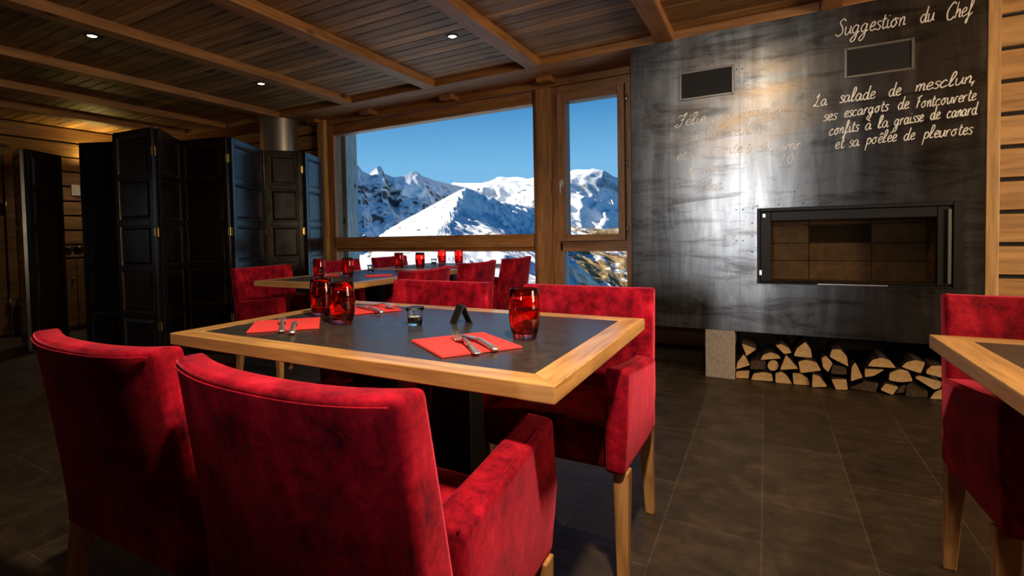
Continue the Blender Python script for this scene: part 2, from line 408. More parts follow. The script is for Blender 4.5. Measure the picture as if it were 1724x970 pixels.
def logwall_x(name, x0, x1, yf, z0, z1, phase, m, bars=True):
    """horizontal boards along X with dark gaps, front at y=yf facing -Y"""
    bm = nbm(); box(bm, x0, x1, yf + .03, yf + .15, z0, z1, 1)
    z = phase
    while z > z0: z -= 0.175
    while z < z1:
        a, c = max(z + .011, z0), min(z + .175 - .011, z1)
        if c - a > .01:
            n = nbm(); box(n, x0, x1, yf, yf + .04, a, c, 0)
            bevel(n, .006, 2); t = bpy.data.meshes.new('t'); n.to_mesh(t); n.free(); bm.from_mesh(t); bpy.data.meshes.remove(t)
        z += 0.175
    return struct(name, bm, [m, M_black])
def merge(bm, n):
    t = bpy.data.meshes.new('t'); n.to_mesh(t); n.free(); bm.from_mesh(t); bpy.data.meshes.remove(t)

# wall with the window: log boards at its left, plain backing behind the chimney breast, boards at its right
logwall_x('wall_back', XL, -4.36, YB - .02, 0, ZC, 2.03, M_log_x)
logwall_x('wall_back_right', 1.088, XR, YP + .012, 0, ZC, 0.889 + .011, M_log_x)
bm = nbm(); box(bm, -0.945, 1.2, YB, YB + .12, 0, ZC + .02)
struct('wall_back_middle', bm, M_darkwall)  # recess shade put into the wall colour
# left wall boards along Y
bm = nbm(); box(bm, XL - .15, XL - .03, YF, YB, 0, ZC, 1)
z = 2.21 - 0.175 * 13
while z < ZC:
    a, c = max(z + .01, 0), min(z + .165, ZC)
    if c - a > .02:
        n = nbm(); box(n, XL - .04, XL, YF, YB, a, c, 0); bevel(n, .006, 2); merge(bm, n)
    z += .175
struct('wall_left', bm, [M_log_y, M_black])
bm = nbm(); box(bm, XR, XR + .12, YF, YB, 0, ZC); struct('wall_right', bm, M_darkwall)
bm = nbm(); box(bm, XL, XR, YF - .12, YF, 0, ZC); struct('wall_front', bm, M_darkwall)

# beams along Y, purlin with soffit along X, beam ends, posts
tn = 1
for xr in (2.39, 1.40, .40, -.545, -1.534, -2.533, -3.515, -4.555, -5.49, -6.30):
    bm = nbm(); box(bm, xr - .115, xr, YF, YP + .005, 2.327, ZC + .004); bevel(bm, .006, 2)
    o = struct('trim_%d' % tn, bm, M_beam_y); tn += 1
bm = nbm(); box(bm, XL, XR, YP, YB - .012, 2.333, ZC + .004); bevel(bm, .004, 2)
struct('trim_%d' % tn, bm, M_beam_x); tn += 1
for xr in (-1.55, -2.53, -3.53, -4.30):
    bm = nbm(); box(bm, xr - .13, xr, YB - .16, YB + .03, 2.292, 2.336); bevel(bm, .005, 2)
    struct('trim_%d' % tn, bm, M_beam_y); tn += 1
bm = nbm(); box(bm, 1.035, 1.089, YP - .004, YP + .1, 0, ZC); bevel(bm, .004, 2)
struct('trim_%d' % tn, bm, M_post); tn += 1
bm = nbm(); box(bm, -4.362, -4.265, YB - .075, YB + .12, 0, 2.333); bevel(bm, .006, 2)
struct('trim_%d' % tn, bm, M_post); tn += 1
# header plate over the windows, two boards with a shadow gap
bm = nbm(); box(bm, -4.265, -.93, YB - .02, YB + .12, 2.275, 2.336); bevel(bm, .004, 1); struct('trim_%d' % tn, bm, M_beam_x); tn += 1
# grey plinth board low on the wall beside the chimney breast
bm = nbm(); box(bm, -.945, -.2, YB - .05, YB, .13, .26); struct('baseboard_back', bm, M_concrete)

# window_1: large fixed window with lower light
def framebar(bm, x0, x1, z0, z1, y0, y1, mi): 
    n = nbm(); box(n, x0, x1, y0, y1, z0, z1, mi); bevel(n, .006, 2); merge(bm, n)
yw0, yw1 = YB - .02, YB + .10
bm = nbm()
framebar(bm, -4.265, -4.170, .0, 2.27, yw0, yw1, 1)
framebar(bm, -4.170, -1.778, 2.155, 2.262, yw0, yw1, 0)
framebar(bm, -4.170, -1.778, .885, 1.007, yw0 - .012, yw1, 0)
framebar(bm, -4.170, -1.778, .848, .889, yw0 + .012, yw1, 0)
framebar(bm, -4.170, -1.778, .0, .12, yw0, yw1, 0)
w1 = struct('window_1', bm, [M_frame_x, M_frame_z])
for z0, z1, nm in ((1.007, 2.155, 'glass_pane'), (.12, .848, 'lower_glass_pane')):
    bm = nbm(); box(bm, -4.172, -1.776, YB + .03, YB + .036, z0 - .002, z1 + .002); obj(nm, bm, M_pane, w1)
# mullion post between the windows, three stepped faces
bm = nbm()
framebar(bm, -1.780, -1.735, 0, 2.27, yw0 + .02, yw1, 0)
framebar(bm, -1.737, -1.60, 0, 2.27, yw0 - .02, yw1, 0)
framebar(bm, -1.602, -1.535, 0, 2.27, yw0 + .01, yw1, 0)
struct('trim_%d' % tn, bm, M_frame_z); tn += 1
# window_2: opening casement over a fixed light
bm = nbm()
framebar(bm, -1.538, -.93, 2.205, 2.27, yw0, yw1, 0)
framebar(bm, -.972, -.93, 0, 2.21, yw0 + .004, yw1, 1)
framebar(bm, -1.538, -1.510, 0, .93, yw0 + .012, yw1, 1)
framebar(bm, -1.538, -.972, .848, .936, yw0 + .012, yw1, 0)
framebar(bm, -1.538, -.972, 0, .12, yw0 + .012, yw1, 0)
w2 = struct('window_2', bm, [M_frame_x, M_frame_z])
bm = nbm()
framebar(bm, -1.536, -1.463, .938, 2.2, yw0 - .03, yw1 - .03, 1)
framebar(bm, -1.030, -.974, .938, 2.2, yw0 - .03, yw1 - .03, 1)
framebar(bm, -1.463, -1.030, 2.122, 2.2, yw0 - .028, yw1 - .03, 0)
framebar(bm, -1.463, -1.030, .938, .993, yw0 - .028, yw1 - .03, 0)
obj('casement_sash', bm, [M_frame_x, M_frame_z], w2)
bm = nbm(); box(bm, -1.465, -1.028, YB + .03, YB + .036, .99, 2.124); obj('glass_pane', bm, M_pane, w2)
bm = nbm(); box(bm, -1.512, -.97, YB + .03, YB + .036, .118, .85); obj('lower_glass_pane', bm, M_pane, w2)
bm = nbm(); yh = yw0 - .03
hexa(bm, [(-1.513, yh - .006, 1.40), (-1.487, yh - .006, 1.40), (-1.487, yh, 1.40), (-1.513, yh, 1.40), (-1.513, yh - .006, 1.465), (-1.487, yh - .006, 1.465), (-1.487, yh, 1.465), (-1.513, yh, 1.465)])
tube(bm, [(-1.5, yh - .004, 1.445), (-1.5, yh - .04, 1.445), (-1.5, yh - .045, 1.43), (-1.5, yh - .045, 1.34)], [.007, .007, .008, .006], 10)
obj('window_handle', bm, M_satin, w2, smooth=True)
for zz in (1.03, 1.56, 2.08):
    bm = nbm(); tube(bm, [(-.960, yw0 - .012, zz - .03), (-.960, yw0 - .012, zz + .03)], .008, 10)
    obj('hinge', bm, M_chrome, w2, smooth=True)

# door at the far left
bm = nbm()
for (y0, y1, z0, z1) in ((2.33, 2.43, 0, 2.07), (1.25, 1.35, 0, 2.07), (1.35, 2.33, 1.97, 2.07)):
    n = nbm(); box(n, XL, XL + .045, y0, y1, z0, z1); bevel(n, .006, 2); merge(bm, n)
d1 = struct('door_1', bm, M_log_y)
bm = nbm(); n = nbm(); box(n, XL + .005, XL + .03, 1.355, 2.325, .01, 1.965); bevel(n, .003, 1); merge(bm, n)
for z0, z1 in ((.15, .95), (1.1, 1.85)):
    n = nbm(); box(n, XL + .028, XL + .04, 1.5, 2.2, z0, z1); bevel(n, .008, 1); merge(bm, n)
obj('door_leaf', bm, M_log_y, d1)
for zz in (.35, 1.42):
    bm = nbm(); tube(bm, [(XL + .05, 2.33, zz - .06), (XL + .05, 2.33, zz + .06)], .010, 10); obj('hinge', bm, M_zinc, d1, smooth=True)

# ------------------------------------------------------------------ chimney breast
fp = thing('fireplace', 'blackened steel chimney breast with built-in glass stove and chalk menu', 'fireplace', (0, 0, 0))
FX0, FX1, FZ0, FZ1 = -.838, 1.033, .330, 2.333
OX0, OX1, OZ0, OZ1 = -.047, .945, .652, 1.143
bm = nbm()
Y1 = YP + .004
# sheet joints: left seam x=-.145 ; sheets are separate thin plates with hairline gaps
def plate(x0, x1, z0, z1): box(bm, x0, x1, YP, YP + .01, z0, z1)
plate(FX0, -.5808, FZ0, FZ1); plate(-.5792, -.1458, FZ0, FZ1)
# right sheet with its cut-out for the stove, one piece
xs_ = [-.1442, OX0, OX1, FX1]; zs_ = [FZ0, OZ0, OZ1, FZ1]
V_ = [[[bm.verts.new((x, y_, z)) for x in xs_] for z in zs_] for y_ in (YP, YP + .01)]
for j_ in range(3):
    for i_ in range(3):
        if i_ == 1 and j_ == 1: continue
        for L_ in V_: bm.faces.new((L_[j_][i_], L_[j_][i_ + 1], L_[j_ + 1][i_ + 1], L_[j_ + 1][i_]))
obj('steel_cladding', bm, M_steel, fp)
bm = nbm()
box(bm, FX0, OX0, YP + .01, YB, FZ0, FZ1); box(bm, OX1, FX1, YP + .01, YB, FZ0, FZ1)
box(bm, OX0, OX1, YP + .01, YB, OZ1, FZ1); box(bm, OX0, OX1, YP + .01, YB, FZ0, OZ0)
obj('breast_body', bm, M_steel_dark, fp)
# stove insert: stepped black frame
bm = nbm()
def ringframe(bm, x0, x1, z0, z1, l, r, b_, t, y0, y1, mi=0, bv=.003):
    for a in ((x0, x0 + l, z0, z1), (x1 - r, x1, z0, z1), (x0 + l, x1 - r, z0, z0 + b_), (x0 + l, x1 - r, z1 - t, z1)):
        n = nbm(); box(n, a[0], a[1], y0, y1, a[2], a[3], mi); bevel(n, bv, 1); merge(bm, n)
ringframe(bm, OX0, OX1, OZ0, OZ1, .018, .040, .012, .022, YP - .002, YP + .05)
obj('stove_surround', bm, M_blackmetal, fp)
bm = nbm(); ringframe(bm, OX0 + .02, OX1 - .042, OZ0 + .014, OZ1 - .024, .058, .063, .010, .060, YP + .012, YP + .05)
dr = obj('stove_door', bm, M_blackmetal, fp)
bm = nbm(); box(bm, .028, .843, YP + .026, YP + .031, .672, 1.062); obj('stove_glass', bm, M_stoveglass, dr)
bm = nbm(); box(bm, OX1 - .062, OX1 - .048, YP - .004, YP + .012, .68, 1.10); obj('door_handle', bm, M_ventframe, dr)
bm = nbm(); box(bm, .28, .62, YP - .006, YP + .006, .656, .663); obj('air_slider', bm, M_chrome, dr)
bm = nbm(); box(bm, OX0 + .033, OX0 + .046, YP + .006, YP + .014, 1.085, 1.105); obj('latch', bm, M_chrome, dr); bm = nbm(); box(bm, OX0 + .014, OX0 + .026, YP - .006, YP + .004, .71, .74); obj('latch', bm, M_chrome, dr)
# firebox lined with bricks
bm = nbm()
yb = YP + .36
xs = [-.04, .255, .595, .945]; zs = [.655, .785, .905, 1.03, 1.143]
for i in range(3):
    for j in range(4):
        n = nbm(); dark = (i == 1 and j in (2,)) 
        box(n, xs[i] + .0015, xs[i + 1] - .0015, yb, yb + .03, zs[j] + .0015, zs[j + 1] - .0015, 1 if dark else 0); bevel(n, .003, 1); merge(bm, n)
for sx_ in (0, 1):
    for j in range(4):
        for k in range(2):
            n = nbm(); x0 = -.042 if sx_ == 0 else .86
            box(n, x0, x0 + .03, YP + .06 + k * .15, YP + .06 + k * .15 + .148, zs[j] + .0015, zs[j + 1] - .0015, 0); bevel(n, .003, 1); merge(bm, n)
box(bm, -.04, .945, YP + .055, yb, .652, .66, 0)
obj('firebrick_lining', bm, [M_brick, M_brick_dark], fp)
# two vents
for (x0, x1, z0, z1) in ((-.513, -.175, 1.903, 2.098), (.407, .733, 1.900, 2.082)):
    bm = nbm(); ringframe(bm, x0, x1, z0, z1, .016, .016, .016, .016, YP - .008, YP + .002)
    vf = obj('vent_frame', bm, M_ventframe, fp)
    bm = nbm(); box(bm, x0 + .014, x1 - .014, YP - .002, YP + .003, z0 + .014, z1 - .014)
    obj('vent_grille', bm, M_black, vf)
# screws along the sheet joints
scr = [(-.166, 1.140), (-.128, 1.140), (-.166, .935), (-.128, .935), (-.072, 1.143), (-.074, 1.05), (-.074, .965), (-.074, .86), (-.047, 1.163), (.073, 1.163), (.205, 1.165), (.135, 1.24), (.158, 1.24), (-.16, 2.06), (-.13, 2.06), (.35, 1.166), (.5, 1.168)]
sb = nbm(); lathe(sb, [(0, -.0022), (.0035, -.0018), (.0045, 0), (.0045, .001)], 10)
for v_ in sb.verts: v_.co = Vector((v_.co.x, v_.co.z, v_.co.y))
s0 = None
for i, (x, z) in enumerate(scr):
    if s0 is None: s0 = obj('screw', sb, M_steel_dark, fp, smooth=True); o = s0
    else: o = s0.copy(); col.objects.link(o)
    o.parent = fp; o.location = (x, YP, z)

# chalk handwriting
G = {
 'a': [[(.75, .8), (.4, 1), (.05, .55), (.2, .02), (.55, .15), (.75, .85), (.72, .25), (.88, .0), (1.08, .18)]],
 'c': [[(.72, .8), (.45, 1), (.08, .5), (.3, 0), (.8, .2)]],
 'd': [[(.7, .75), (.4, 1), (.05, .5), (.3, 0), (.62, .3), (.84, 1.9)], [(.82, 1.8), (.72, .3), (.85, 0), (1.05, .15)]],
 'e': [[(.05, .42), (.55, .6), (.6, .92), (.33, 1), (.08, .5), (.3, 0), (.8, .2)]],
 'f': [[(.1, .1), (.55, 1.2), (.58, 1.95), (.36, 1.8), (.3, .5), (.18, -.8), (.0, -.75), (.15, -.3), (.72, .25)]],
 'g': [[(.7, .8), (.4, 1), (.05, .55), (.25, .05), (.6, .3), (.72, .95)], [(.72, .95), (.6, -.5), (.25, -.95), (.0, -.7), (.4, -.2), (.95, .2)]],
 'h': [[(.08, 0), (.2, 1.9)], [(.12, .5), (.4, 1), (.58, .8), (.58, .1), (.82, .1)]],
 'i': [[(.1, 1), (.12, .2), (.3, 0), (.5, .2)], [(.16, 1.38), (.2, 1.46)]],
 'l': [[(.0, .15), (.5, 1.4), (.42, 1.95), (.18, 1.7), (.12, .3), (.3, 0), (.55, .2)]],
 'm': [[(.05, .95), (.1, 0)], [(.1, .5), (.32, 1), (.47, .8), (.46, 0)], [(.46, .5), (.68, 1), (.86, .8), (.86, .1), (1.1, .15)]],
 'n': [[(.05, .95), (.1, 0)], [(.1, .5), (.36, 1), (.56, .8), (.55, .1), (.8, .15)]],
 'o': [[(.4, 1), (.05, .5), (.35, 0), (.7, .45), (.42, 1), (.9, .85)]],
 'p': [[(.17, 1), (.06, -.95)], [(.12, .6), (.45, 1), (.75, .6), (.5, .05), (.15, .15)]],
 'r': [[(.05, .95), (.12, 0)], [(.12, .5), (.35, .98), (.62, .88)]],
 's': [[(.65, .85), (.35, 1), (.15, .75), (.55, .35), (.4, 0), (.05, .1)]],
 't': [[(.28, 1.6), (.2, .3), (.4, 0), (.65, .2)], [(-.02, 1.02), (.55, 1.15)]],
 'u': [[(.05, 1), (.1, .2), (.35, 0), (.62, .4), (.7, 1)], [(.7, 1), (.72, .2), (.95, .1)]],
 'v': [[(.0, .95), (.25, .0), (.55, .95), (.8, .85)]],
 'S': [[(.95, 1.7), (.65, 2), (.25, 1.6), (.7, .9), (.75, .3), (.3, 0), (-.1, .25)]],
 'C': [[(1.1, 1.7), (.75, 2), (.15, 1.1), (.3, .1), (.8, 0), (1.1, .3)]],
 'L': [[(.25, 1.3), (.6, 1.9), (.45, 1), (.2, .15), (.0, .1), (.1, .3), (.5, 0), (1., .05)]],
 'F': [[(.3, .05), (.5, 1.8)], [(.1, 1.6), (.9, 1.95)], [(.35, .95), (.7, 1.05)]],
 'Z': [[(.15, 1.4), (.2, 1.8), (.6, 1.65), (1.05, 2.1), (.8, 1.3), (.55, .1), (.1, -.15), (-.15, .15), (.25, .35)], [(.4, .95), (.85, 1.05)]],
 'P': [[(.2, 0), (.42, 1.9)], [(.02, 1.4), (.5, 2), (.95, 1.6), (.4, .95)], [(.1, .0), (-.1, -.2), (.2, -.3)]],
 '2': [[(.1, 1.4), (.4, 1.8), (.65, 1.3), (.1, 0), (.75, .05)]],
 '0': [[(.4, 1.7), (.05, .9), (.35, 0), (.75, .8), (.42, 1.7)]],
 '.': [[(.1, .02), (.16, .08)]],
 ',': [[(.2, .25), (.05, -.45)]],
}
ACC = {'é': ('e', [(.35, 1.3), (.62, 1.6)]), 'è': ('e', [(.2, 1.6), (.5, 1.3)]), 'à': ('a', [(.15, 1.5), (.6, 1.4)]), 'ê': ('e', [(.15, 1.28), (.4, 1.55), (.62, 1.28)])}
def crom(p, n=5):
    if len(p) < 3: return p
    q = [p[0]] + list(p) + [p[-1]]; out = []
    for i in range(1, len(q) - 2):
        for k in range(n):
            t = k / n; r = []
            for d in (0, 1):
                a, b_, c_, e_ = q[i - 1][d], q[i][d], q[i + 1][d], q[i + 2][d]
                r.append(.5 * ((2 * b_) + (-a + c_) * t + (2 * a - 5 * b_ + 4 * c_ - e_) * t * t + (-a + 3 * b_ - 3 * c_ + e_) * t ** 3))
            out.append(tuple(r))
    out.append(p[-1]); return out
def word(txt, x0, x1, z0, z1, xh, bm, rad=.0026, slant=.22):
    adv = 0; glyphs = []
    for ch in txt:
        acc = None
        if ch in ACC: ch, acc = ACC[ch]
        st = list(G[ch]) + ([acc] if acc else [])
        glyphs.append((adv, st)); adv += max(p[0] for s in G[ch] for p in s) - (.02 if ch in 'aeinutdmhs' else -.12)
    k = (x1 - x0) / adv
    for a, st in glyphs:
        for s in st:
            pts = [(x0 + k * (a + px_ + slant * pz), pz * xh + z0 + (z1 - z0) * (a + px_) / adv) for px_, pz in crom(s)]
            pts = [(x, YP - .0004, z) for x, z in pts]
            tube(bm, pts, rad * random.uniform(.85, 1.15), 5)
def line(words, m, rad=.0026):
    for w_ in words:
        bm = nbm(); w_ = list(w_); w_[5] *= 1.08
        word(*w_, bm, rad * 1.18)
        for v_ in bm.verts: v_.co.y = YP + (v_.co.y - YP) * .5
        o = obj('chalk_word', bm, m, fp, smooth=True); o['label'] = ('faded chalk word ' if m is M_chalk_faint else 'chalk word ') + w_[0].strip(',')
line([('Suggestion', .367, .690, 2.162, 2.160, .045), ('du', .753, .815, 2.157, 2.157, .042), ('Chef', .861, .975, 2.146, 2.156, .042)], M_chalk, .0030)
line([('La', .257, .325, 1.757, 1.759, .036), ('salade', .385, .555, 1.762, 1.764, .038), ('de', .616, .672, 1.765, 1.765, .038), ('mesclun,', .735, .985, 1.774, 1.786, .036)], M_chalk, .0030)
line([('ses', .304, .372, 1.663, 1.666, .033), ('escargots', .408, .615, 1.672, 1.684, .033), ('de', .658, .708, 1.684, 1.684, .035), ('Fontcouverte', .735, .990, 1.678, 1.690, .033)], M_chalk, .0027)
line([('confits', .333, .478, 1.571, 1.583, .034), ('à', .509, .540, 1.584, 1.586, .034), ('la', .568, .618, 1.588, 1.590, .034), ('graisse', .643, .772, 1.592, 1.603, .034), ('de', .801, .843, 1.606, 1.608, .034), ('canard', .870, .995, 1.606, 1.612, .034)], M_chalk, .0027)
line([('et', .363, .408, 1.488, 1.490, .034), ('sa', .431, .483, 1.492, 1.495, .034), ('poêlée', .514, .655, 1.498, 1.504, .034), ('de', .685, .736, 1.502, 1.505, .034), ('pleurotes', .772, .976, 1.503, 1.507, .034)], M_chalk, .0027)
line([('Zélie', -.535, -.350, 1.732, 1.738, .038), ('vous', -.315, -.182, 1.731, 1.740, .036), ('accueille', -.142, .098, 1.738, 1.747, .036)], M_chalk_faint, .0026)
line([('à', -.431, -.396, 1.624, 1.627, .036), ('la', -.344, -.284, 1.630, 1.633, .036), ('Franla', -.245, -.028, 1.627, 1.631, .036)], M_chalk_faint, .0026)
line([('et', -.536, -.472, 1.498, 1.502, .036), ('vous', -.439, -.310, 1.499, 1.509, .034), ('invite', -.297, -.133, 1.510, 1.516, .034), ('à', -.109, -.078, 1.507, 1.509, .034), ('découvrir', -.043, .188, 1.508, 1.506, .034)], M_chalk_faint, .0022)
line([('les', -.462, -.386, 1.396, 1.397, .036), ('mets', -.367, -.230, 1.398, 1.404, .034), ('2.0', .066, .150, 1.415, 1.420, .034)], M_chalk_faint, .0020)
line([('Plat', -.396, -.25, 1.272, 1.281, .036)], M_chalk_faint, .0020)

# concrete support block
bm = nbm(); box(bm, -.357, -.178, YP + .001, YP + .33, 0, .329); bevel(bm, .004, 2)
tag(obj('concrete_block', bm, M_concrete), 'pale grey concrete block carrying the steel chimney breast beside the firewood', 'block')

# firewood under the breast: outline of each log end, read on the front plane
LOGS = [
 [(347, 155), (445, 190), (380, 237)], [(312, 325), (318, 280), (360, 225), (402, 298)], [(310, 337), (398, 332), (392, 385), (308, 380)],
 [(470, 262), (490, 228), (535, 212), (585, 228), (608, 252)], [(405, 272), (505, 268), (512, 330), (402, 328)],
 [(555 + 38 * math.cos(a * PI / 5), 300 + 36 * math.sin(a * PI / 5)) for a in range(10)],
 [(408, 392), (425, 350), (490, 340), (545, 352), (555, 402)], [(570, 408), (570, 345), (610, 335), (650, 365), (680, 418)],
 [(600, 325), (640, 225), (722, 318)], [(570, 165), (610, 158), (660, 185), (678, 215), (630, 225)], [(690, 235), (710, 185), (765, 142), (805, 190), (812, 248)],
 [(720, 270), (770, 258), (840, 275), (872, 330), (735, 346)], [(684, 345), (735, 350), (790, 385), (800, 430), (690, 422)],
 [(812, 437), (815, 352), (860, 365), (915, 435)], [(875, 250), (905, 235), (950, 285), (920, 345), (885, 310)],
 [(930, 245), (945, 195), (1000, 195), (1045, 240), (1055, 310)], [(950, 300), (1040, 318), (1044, 362), (935, 355)], [(940, 372), (1040, 372), (1050, 442), (970, 440)],
 [(1070, 405), (1075, 310), (1100, 278), (1150, 380)], [(1180, 305), (1215, 262), (1270, 250), (1330, 265), (1370, 318)],
 [(1165, 325), (1295, 330), (1230, 370), (1165, 380)], [(1318, 395), (1325, 345), (1390, 320), (1450, 335), (1478, 400), (1400, 408)],
 [(1405, 310), (1440, 278), (1500, 265), (1565, 280), (1535, 355)], [(1568, 330), (1600, 300), (1680, 300), (1680, 382), (1568, 352)],
 [(1490, 378), (1520, 365), (1672, 408), (1660, 450), (1620, 458)], [(1268, 455), (1300, 412), (1390, 435), (1350, 490)],
 [(1375, 488), (1402, 442), (1440, 430), (1425, 485)], [(1600, 525), (1630, 480), (1690, 455), (1690, 528)],
 [(1062, 440), (1160, 398), (1262, 408), (1240, 470)], [(1440, 500), (1445, 432), (1490, 400), (1590, 470), (1590, 515)],
]
LOG_LABELS = ['small wedge of split firewood at the top left of the pile, point down', 'upright wedge of firewood against the concrete block', 'square bottom log touching the concrete block',
 'half-round log, cut side down, second from the left on the upper row', 'dark bark-covered log between wedge and small round log', 'small whole round log in the pile beside the concrete block',
 'half-round bottom log with a brown heart, second along the floor', 'orange quarter log on the floor under the small round log', 'pale triangular log right of the small round log', 'narrow slanting half log on top of the pale triangular log',
 'pointed rounded log at the highest point of the pile', 'broad log with dark heart below the pointed top log', 'quarter log on the floor under the broad dark-hearted log', 'quarter log leaning on the floor at the middle of the pile',
 'narrow leaf-shaped log left of the big grey half-round', 'large greyish half-round log leaning at the middle of the pile', 'dark log under the leaning greyish half-round', 'dull grey log on the floor below the leaning half-round',
 'tall narrow triangular log right of the middle gap', 'wide half-moon log, flat side down, in the right half of the pile', 'thin wedge log directly below the wide half-moon log', 'bright oval log with visible rings in the right half of the pile',
 'fan-shaped log on top near the red chair', 'log end partly hidden behind the red chair, upper row', 'long slanting log next to the red chair, middle row', 'pale square log on the floor in the right half of the pile',
 'small dark log leaning on the pale square floor log', 'orange quarter log on the floor beside the red chair', 'dark bark-covered log on the floor below the tall narrow triangle', 'dark log on the floor between square log and red chair']
for i, pl in enumerate(LOGS):
    yl = YP + .02 + (0.0 if i < 26 else .015) + random.uniform(0, .035)
    P = []
    for zx, zy in pl:
        q = on_y(1160 + zx * 440 / 1724, 540 + zy * 440 / 1724, YP + .02); P.append((q.x, max(q.z, .002)))
    if i in (2, 6, 7, 12, 13, 17, 25, 27, 28, 29):            # resting on the floor
        dz = min(p[1] for p in P); P = [(p[0], p[1] - dz + .001) for p in P]
    cx = sum(p[0] for p in P) / len(P); cz = sum(p[1] for p in P) / len(P)
    # soften the outline
    Q = []
    for k in range(len(P)):
        a, b_, c_ = P[k - 1], P[k], P[(k + 1) % len(P)]
        Q += [(b_[0] * .82 + a[0] * .18, b_[1] * .82 + a[1] * .18), (b_[0] * .96 + cx * .04, b_[1] * .96 + cz * .04), (b_[0] * .82 + c_[0] * .18, b_[1] * .82 + c_[1] * .18)]
    bm = nbm(); L = .30
    fr = [bm.verts.new((p[0] - cx, 0, p[1] - cz)) for p in Q]
    fi = [bm.verts.new(((p[0] - cx) * .985, -.002, (p[1] - cz) * .985)) for p in Q]
    bk = [bm.verts.new(((p[0] - cx) * .98, L, (p[1] - cz) * .98)) for p in Q]
    n_ = len(Q)
    bm.faces.new(fi).material_index = 0
    for k in range(n_):
        bm.faces.new((fr[k], fr[(k + 1) % n_], fi[(k + 1) % n_], fi[k])).material_index = 0
        bm.faces.new((fr[k], bk[k], bk[(k + 1) % n_], fr[(k + 1) % n_])).material_index = 1
    bm.faces.new(bk[::-1]).material_index = 0
    dark = i in (4, 16, 26, 28, 29)
    o = obj('firewood_log', bm, [M_bark if dark else M_cut, M_bark], loc=(cx, yl, cz))
    tag(o, LOG_LABELS[i], 'firewood', 'firewood stacked under the chimney breast')

# ------------------------------------------------------------------ chairs
def soft_grid(bm, nx, nz, front, rear):
    """closed slab from two parametric faces"""
    A = [[bm.verts.new(front(i / nx * 2 - 1, j / nz)) for i in range(nx + 1)] for j in range(nz + 1)]
    B = [[bm.verts.new(rear(i / nx * 2 - 1, j / nz)) for i in range(nx + 1)] for j in range(nz + 1)]
    for j in range(nz):
        for i in range(nx):
            bm.faces.new((A[j][i], A[j][i + 1], A[j + 1][i + 1], A[j + 1][i])); bm.faces.new((B[j][i + 1], B[j][i], B[j + 1][i], B[j + 1][i + 1]))
    for i in range(nx):
        bm.faces.new((A[nz][i], A[nz][i + 1], B[nz][i + 1], B[nz][i])); bm.faces.new((B[0][i], B[0][i + 1], A[0][i + 1], A[0][i]))
    for j in range(nz):
        bm.faces.new((A[j][0], A[j + 1][0], B[j + 1][0], B[j][0])); bm.faces.new((A[j + 1][nx], A[j][nx], B[j][nx], B[j + 1][nx]))
ZB0, ZB1 = .330, .812
def hw(v_): return .253 - .006 * v_                              # half width of the back
def yrear(u_, v_): return -.212 - .096 * v_ + .042 * abs(u_) ** 2.4 * v_ ** .6
def thick(v_): return .085 - .028 * v_
def b_rear(u_, v_): return (u_ * hw(v_), yrear(u_, v_), ZB0 + (ZB1 - ZB0) * v_ - .006 * (1 - abs(u_) ** 3) * (v_ > .99))
def b_front(u_, v_): return (u_ * hw(v_), yrear(u_, v_) + thick(v_), ZB0 + (ZB1 - ZB0) * v_ - .006 * (1 - abs(u_) ** 3) * (v_ > .99))
